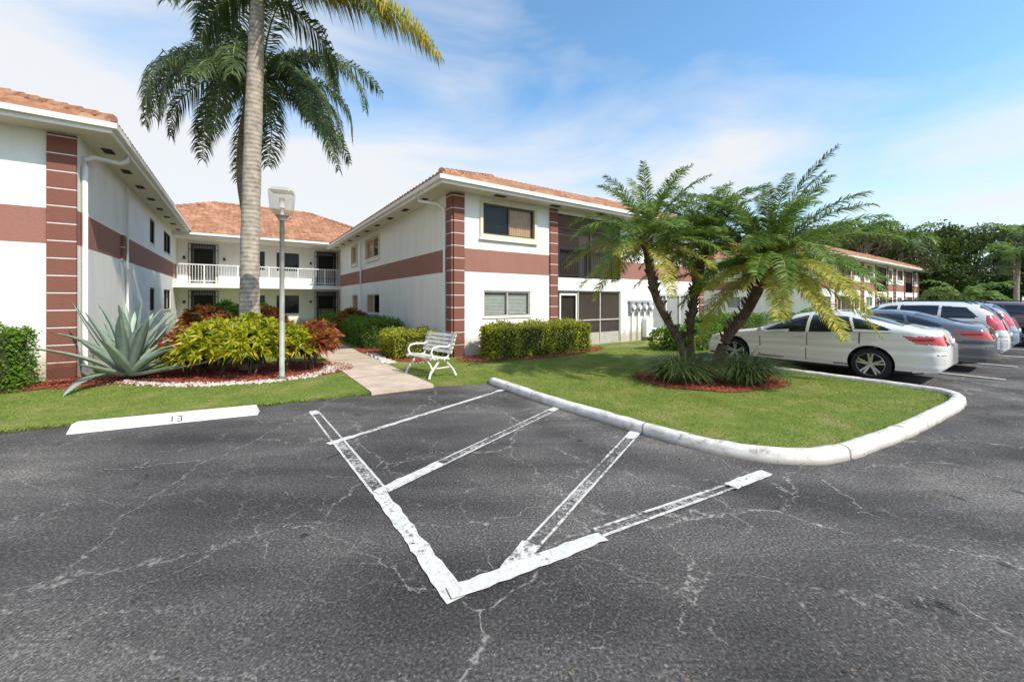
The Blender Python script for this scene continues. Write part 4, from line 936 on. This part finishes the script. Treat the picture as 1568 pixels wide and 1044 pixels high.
    if p['hatch']:
        for sy in (-1,1): mb.tube([(1.9,sy*.56,1.62),(2.1,sy*.57,1.70),(3.8,sy*.55,1.68),(3.95,sy*.54,1.60)],.018,6,M_PLAST)
        mb.box(L-.02,L+.012,-.26,.26,.68,.8,M_PLATE)
    else:
        mb.box(L-.03,L+.008,-.17,.17,.78,.92,M_PLATE)
    mb.box(.6,L-.5,-.6,.6,.17,.3,M_PLAST)
    mb.build('trim',root,True)
    return root
car('parked_car',SEDAN,carpaint('white_car_paint',(.76,.74,.70)),6.90,-4.0)
car('parked_car',SEDAN,carpaint('gray_car_paint',(.16,.17,.18),.5),9.75,-4.35)
car('parked_suv',SUV,carpaint('pearl_car_paint',(.68,.68,.68)),12.6,-4.6)
car('parked_suv',SUV,carpaint('blue_car_paint',(.30,.38,.48),.3),15.4,-4.6)
car('parked_suv',SUV,carpaint('maroon_car_paint',(.10,.03,.03)),19.2,-5.3)

# ---------------------------------------------------------------- sky, sun, camera
el=math.radians(45); az=math.atan2(.8,-.6)
wd=bpy.data.worlds.new('World'); S.world=wd; wd.use_nodes=True; nt=wd.node_tree; L=nt.links
bg=nt.nodes['Background']; bg.inputs[1].default_value=.15
sk=nt.nodes.new('ShaderNodeTexSky'); sk.sky_type='NISHITA'; sk.sun_disc=False; sk.sun_elevation=el; sk.sun_rotation=az; sk.air_density=1.0; sk.dust_density=.6; sk.ozone_density=1.2
tint=N(nt,'ShaderNodeMix',data_type='RGBA',blend_type='MULTIPLY'); tint.inputs[0].default_value=1; tint.inputs[7].default_value=(1.3,1.72,1.82,1); L.new(sk.outputs[0],tint.inputs[6])
tc=N(nt,'ShaderNodeTexCoord'); mp=N(nt,'ShaderNodeMapping'); mp.inputs['Scale'].default_value=(1,1,3.0); mp.inputs['Location'].default_value=(.35,.1,.2); L.new(tc.outputs['Generated'],mp.inputs[0])
n1=N(nt,'ShaderNodeTexNoise',Scale=1.6,Detail=10.0,Roughness=.50,Distortion=.5); L.new(mp.outputs[0],n1.inputs['Vector'])
sx=N(nt,'ShaderNodeSeparateXYZ'); L.new(tc.outputs['Generated'],sx.inputs[0])
er_=ramp(nt,[(0,g3(.34)),(.25,g3(.28)),(.40,g3(.12)),(.6,g3(.02))]); L.new(sx.outputs['Z'],er_.inputs[0])
ad=N(nt,'ShaderNodeMath',operation='ADD'); L.new(n1.outputs[0],ad.inputs[0]); L.new(er_.outputs[0],ad.inputs[1])
mr=N(nt,'ShaderNodeMath',operation='MULTIPLY_ADD'); mr.inputs[1].default_value=-.11; L.new(sx.outputs['X'],mr.inputs[0]); L.new(ad.outputs[0],mr.inputs[2])
cr=ramp(nt,[(.48,g3(0)),(.62,g3(.4)),(.76,g3(.95))]); L.new(mr.outputs[0],cr.inputs[0])
mx=N(nt,'ShaderNodeMix',data_type='RGBA'); L.new(cr.outputs[0],mx.inputs[0]); L.new(tint.outputs[2],mx.inputs[6]); mx.inputs[7].default_value=(6.0,6.1,6.25,1)
L.new(mx.outputs[2],bg.inputs[0])
sd=bpy.data.lights.new('sun','SUN'); sd.energy=5.0; sd.angle=math.radians(.5); sd.color=(1,.92,.80); so=bpy.data.objects.new('sun',sd); COL.objects.link(so)
v=Vector((.8*math.cos(el),-.6*math.cos(el),math.sin(el))); so.rotation_euler=v.to_track_quat('Z','Y').to_euler()
cd=bpy.data.cameras.new('camera'); cd.sensor_width=36; cd.lens=600/1568*36; cd.shift_y=-62/1568; cd.clip_end=2000; cd.clip_start=.05
c=bpy.data.objects.new('camera',cd); COL.objects.link(c); c.location=(0,0,1.7); c.rotation_euler=(math.pi/2,0,0); S.camera=c
S.view_settings.view_transform='Standard'; S.view_settings.look='None'; S.view_settings.exposure=0
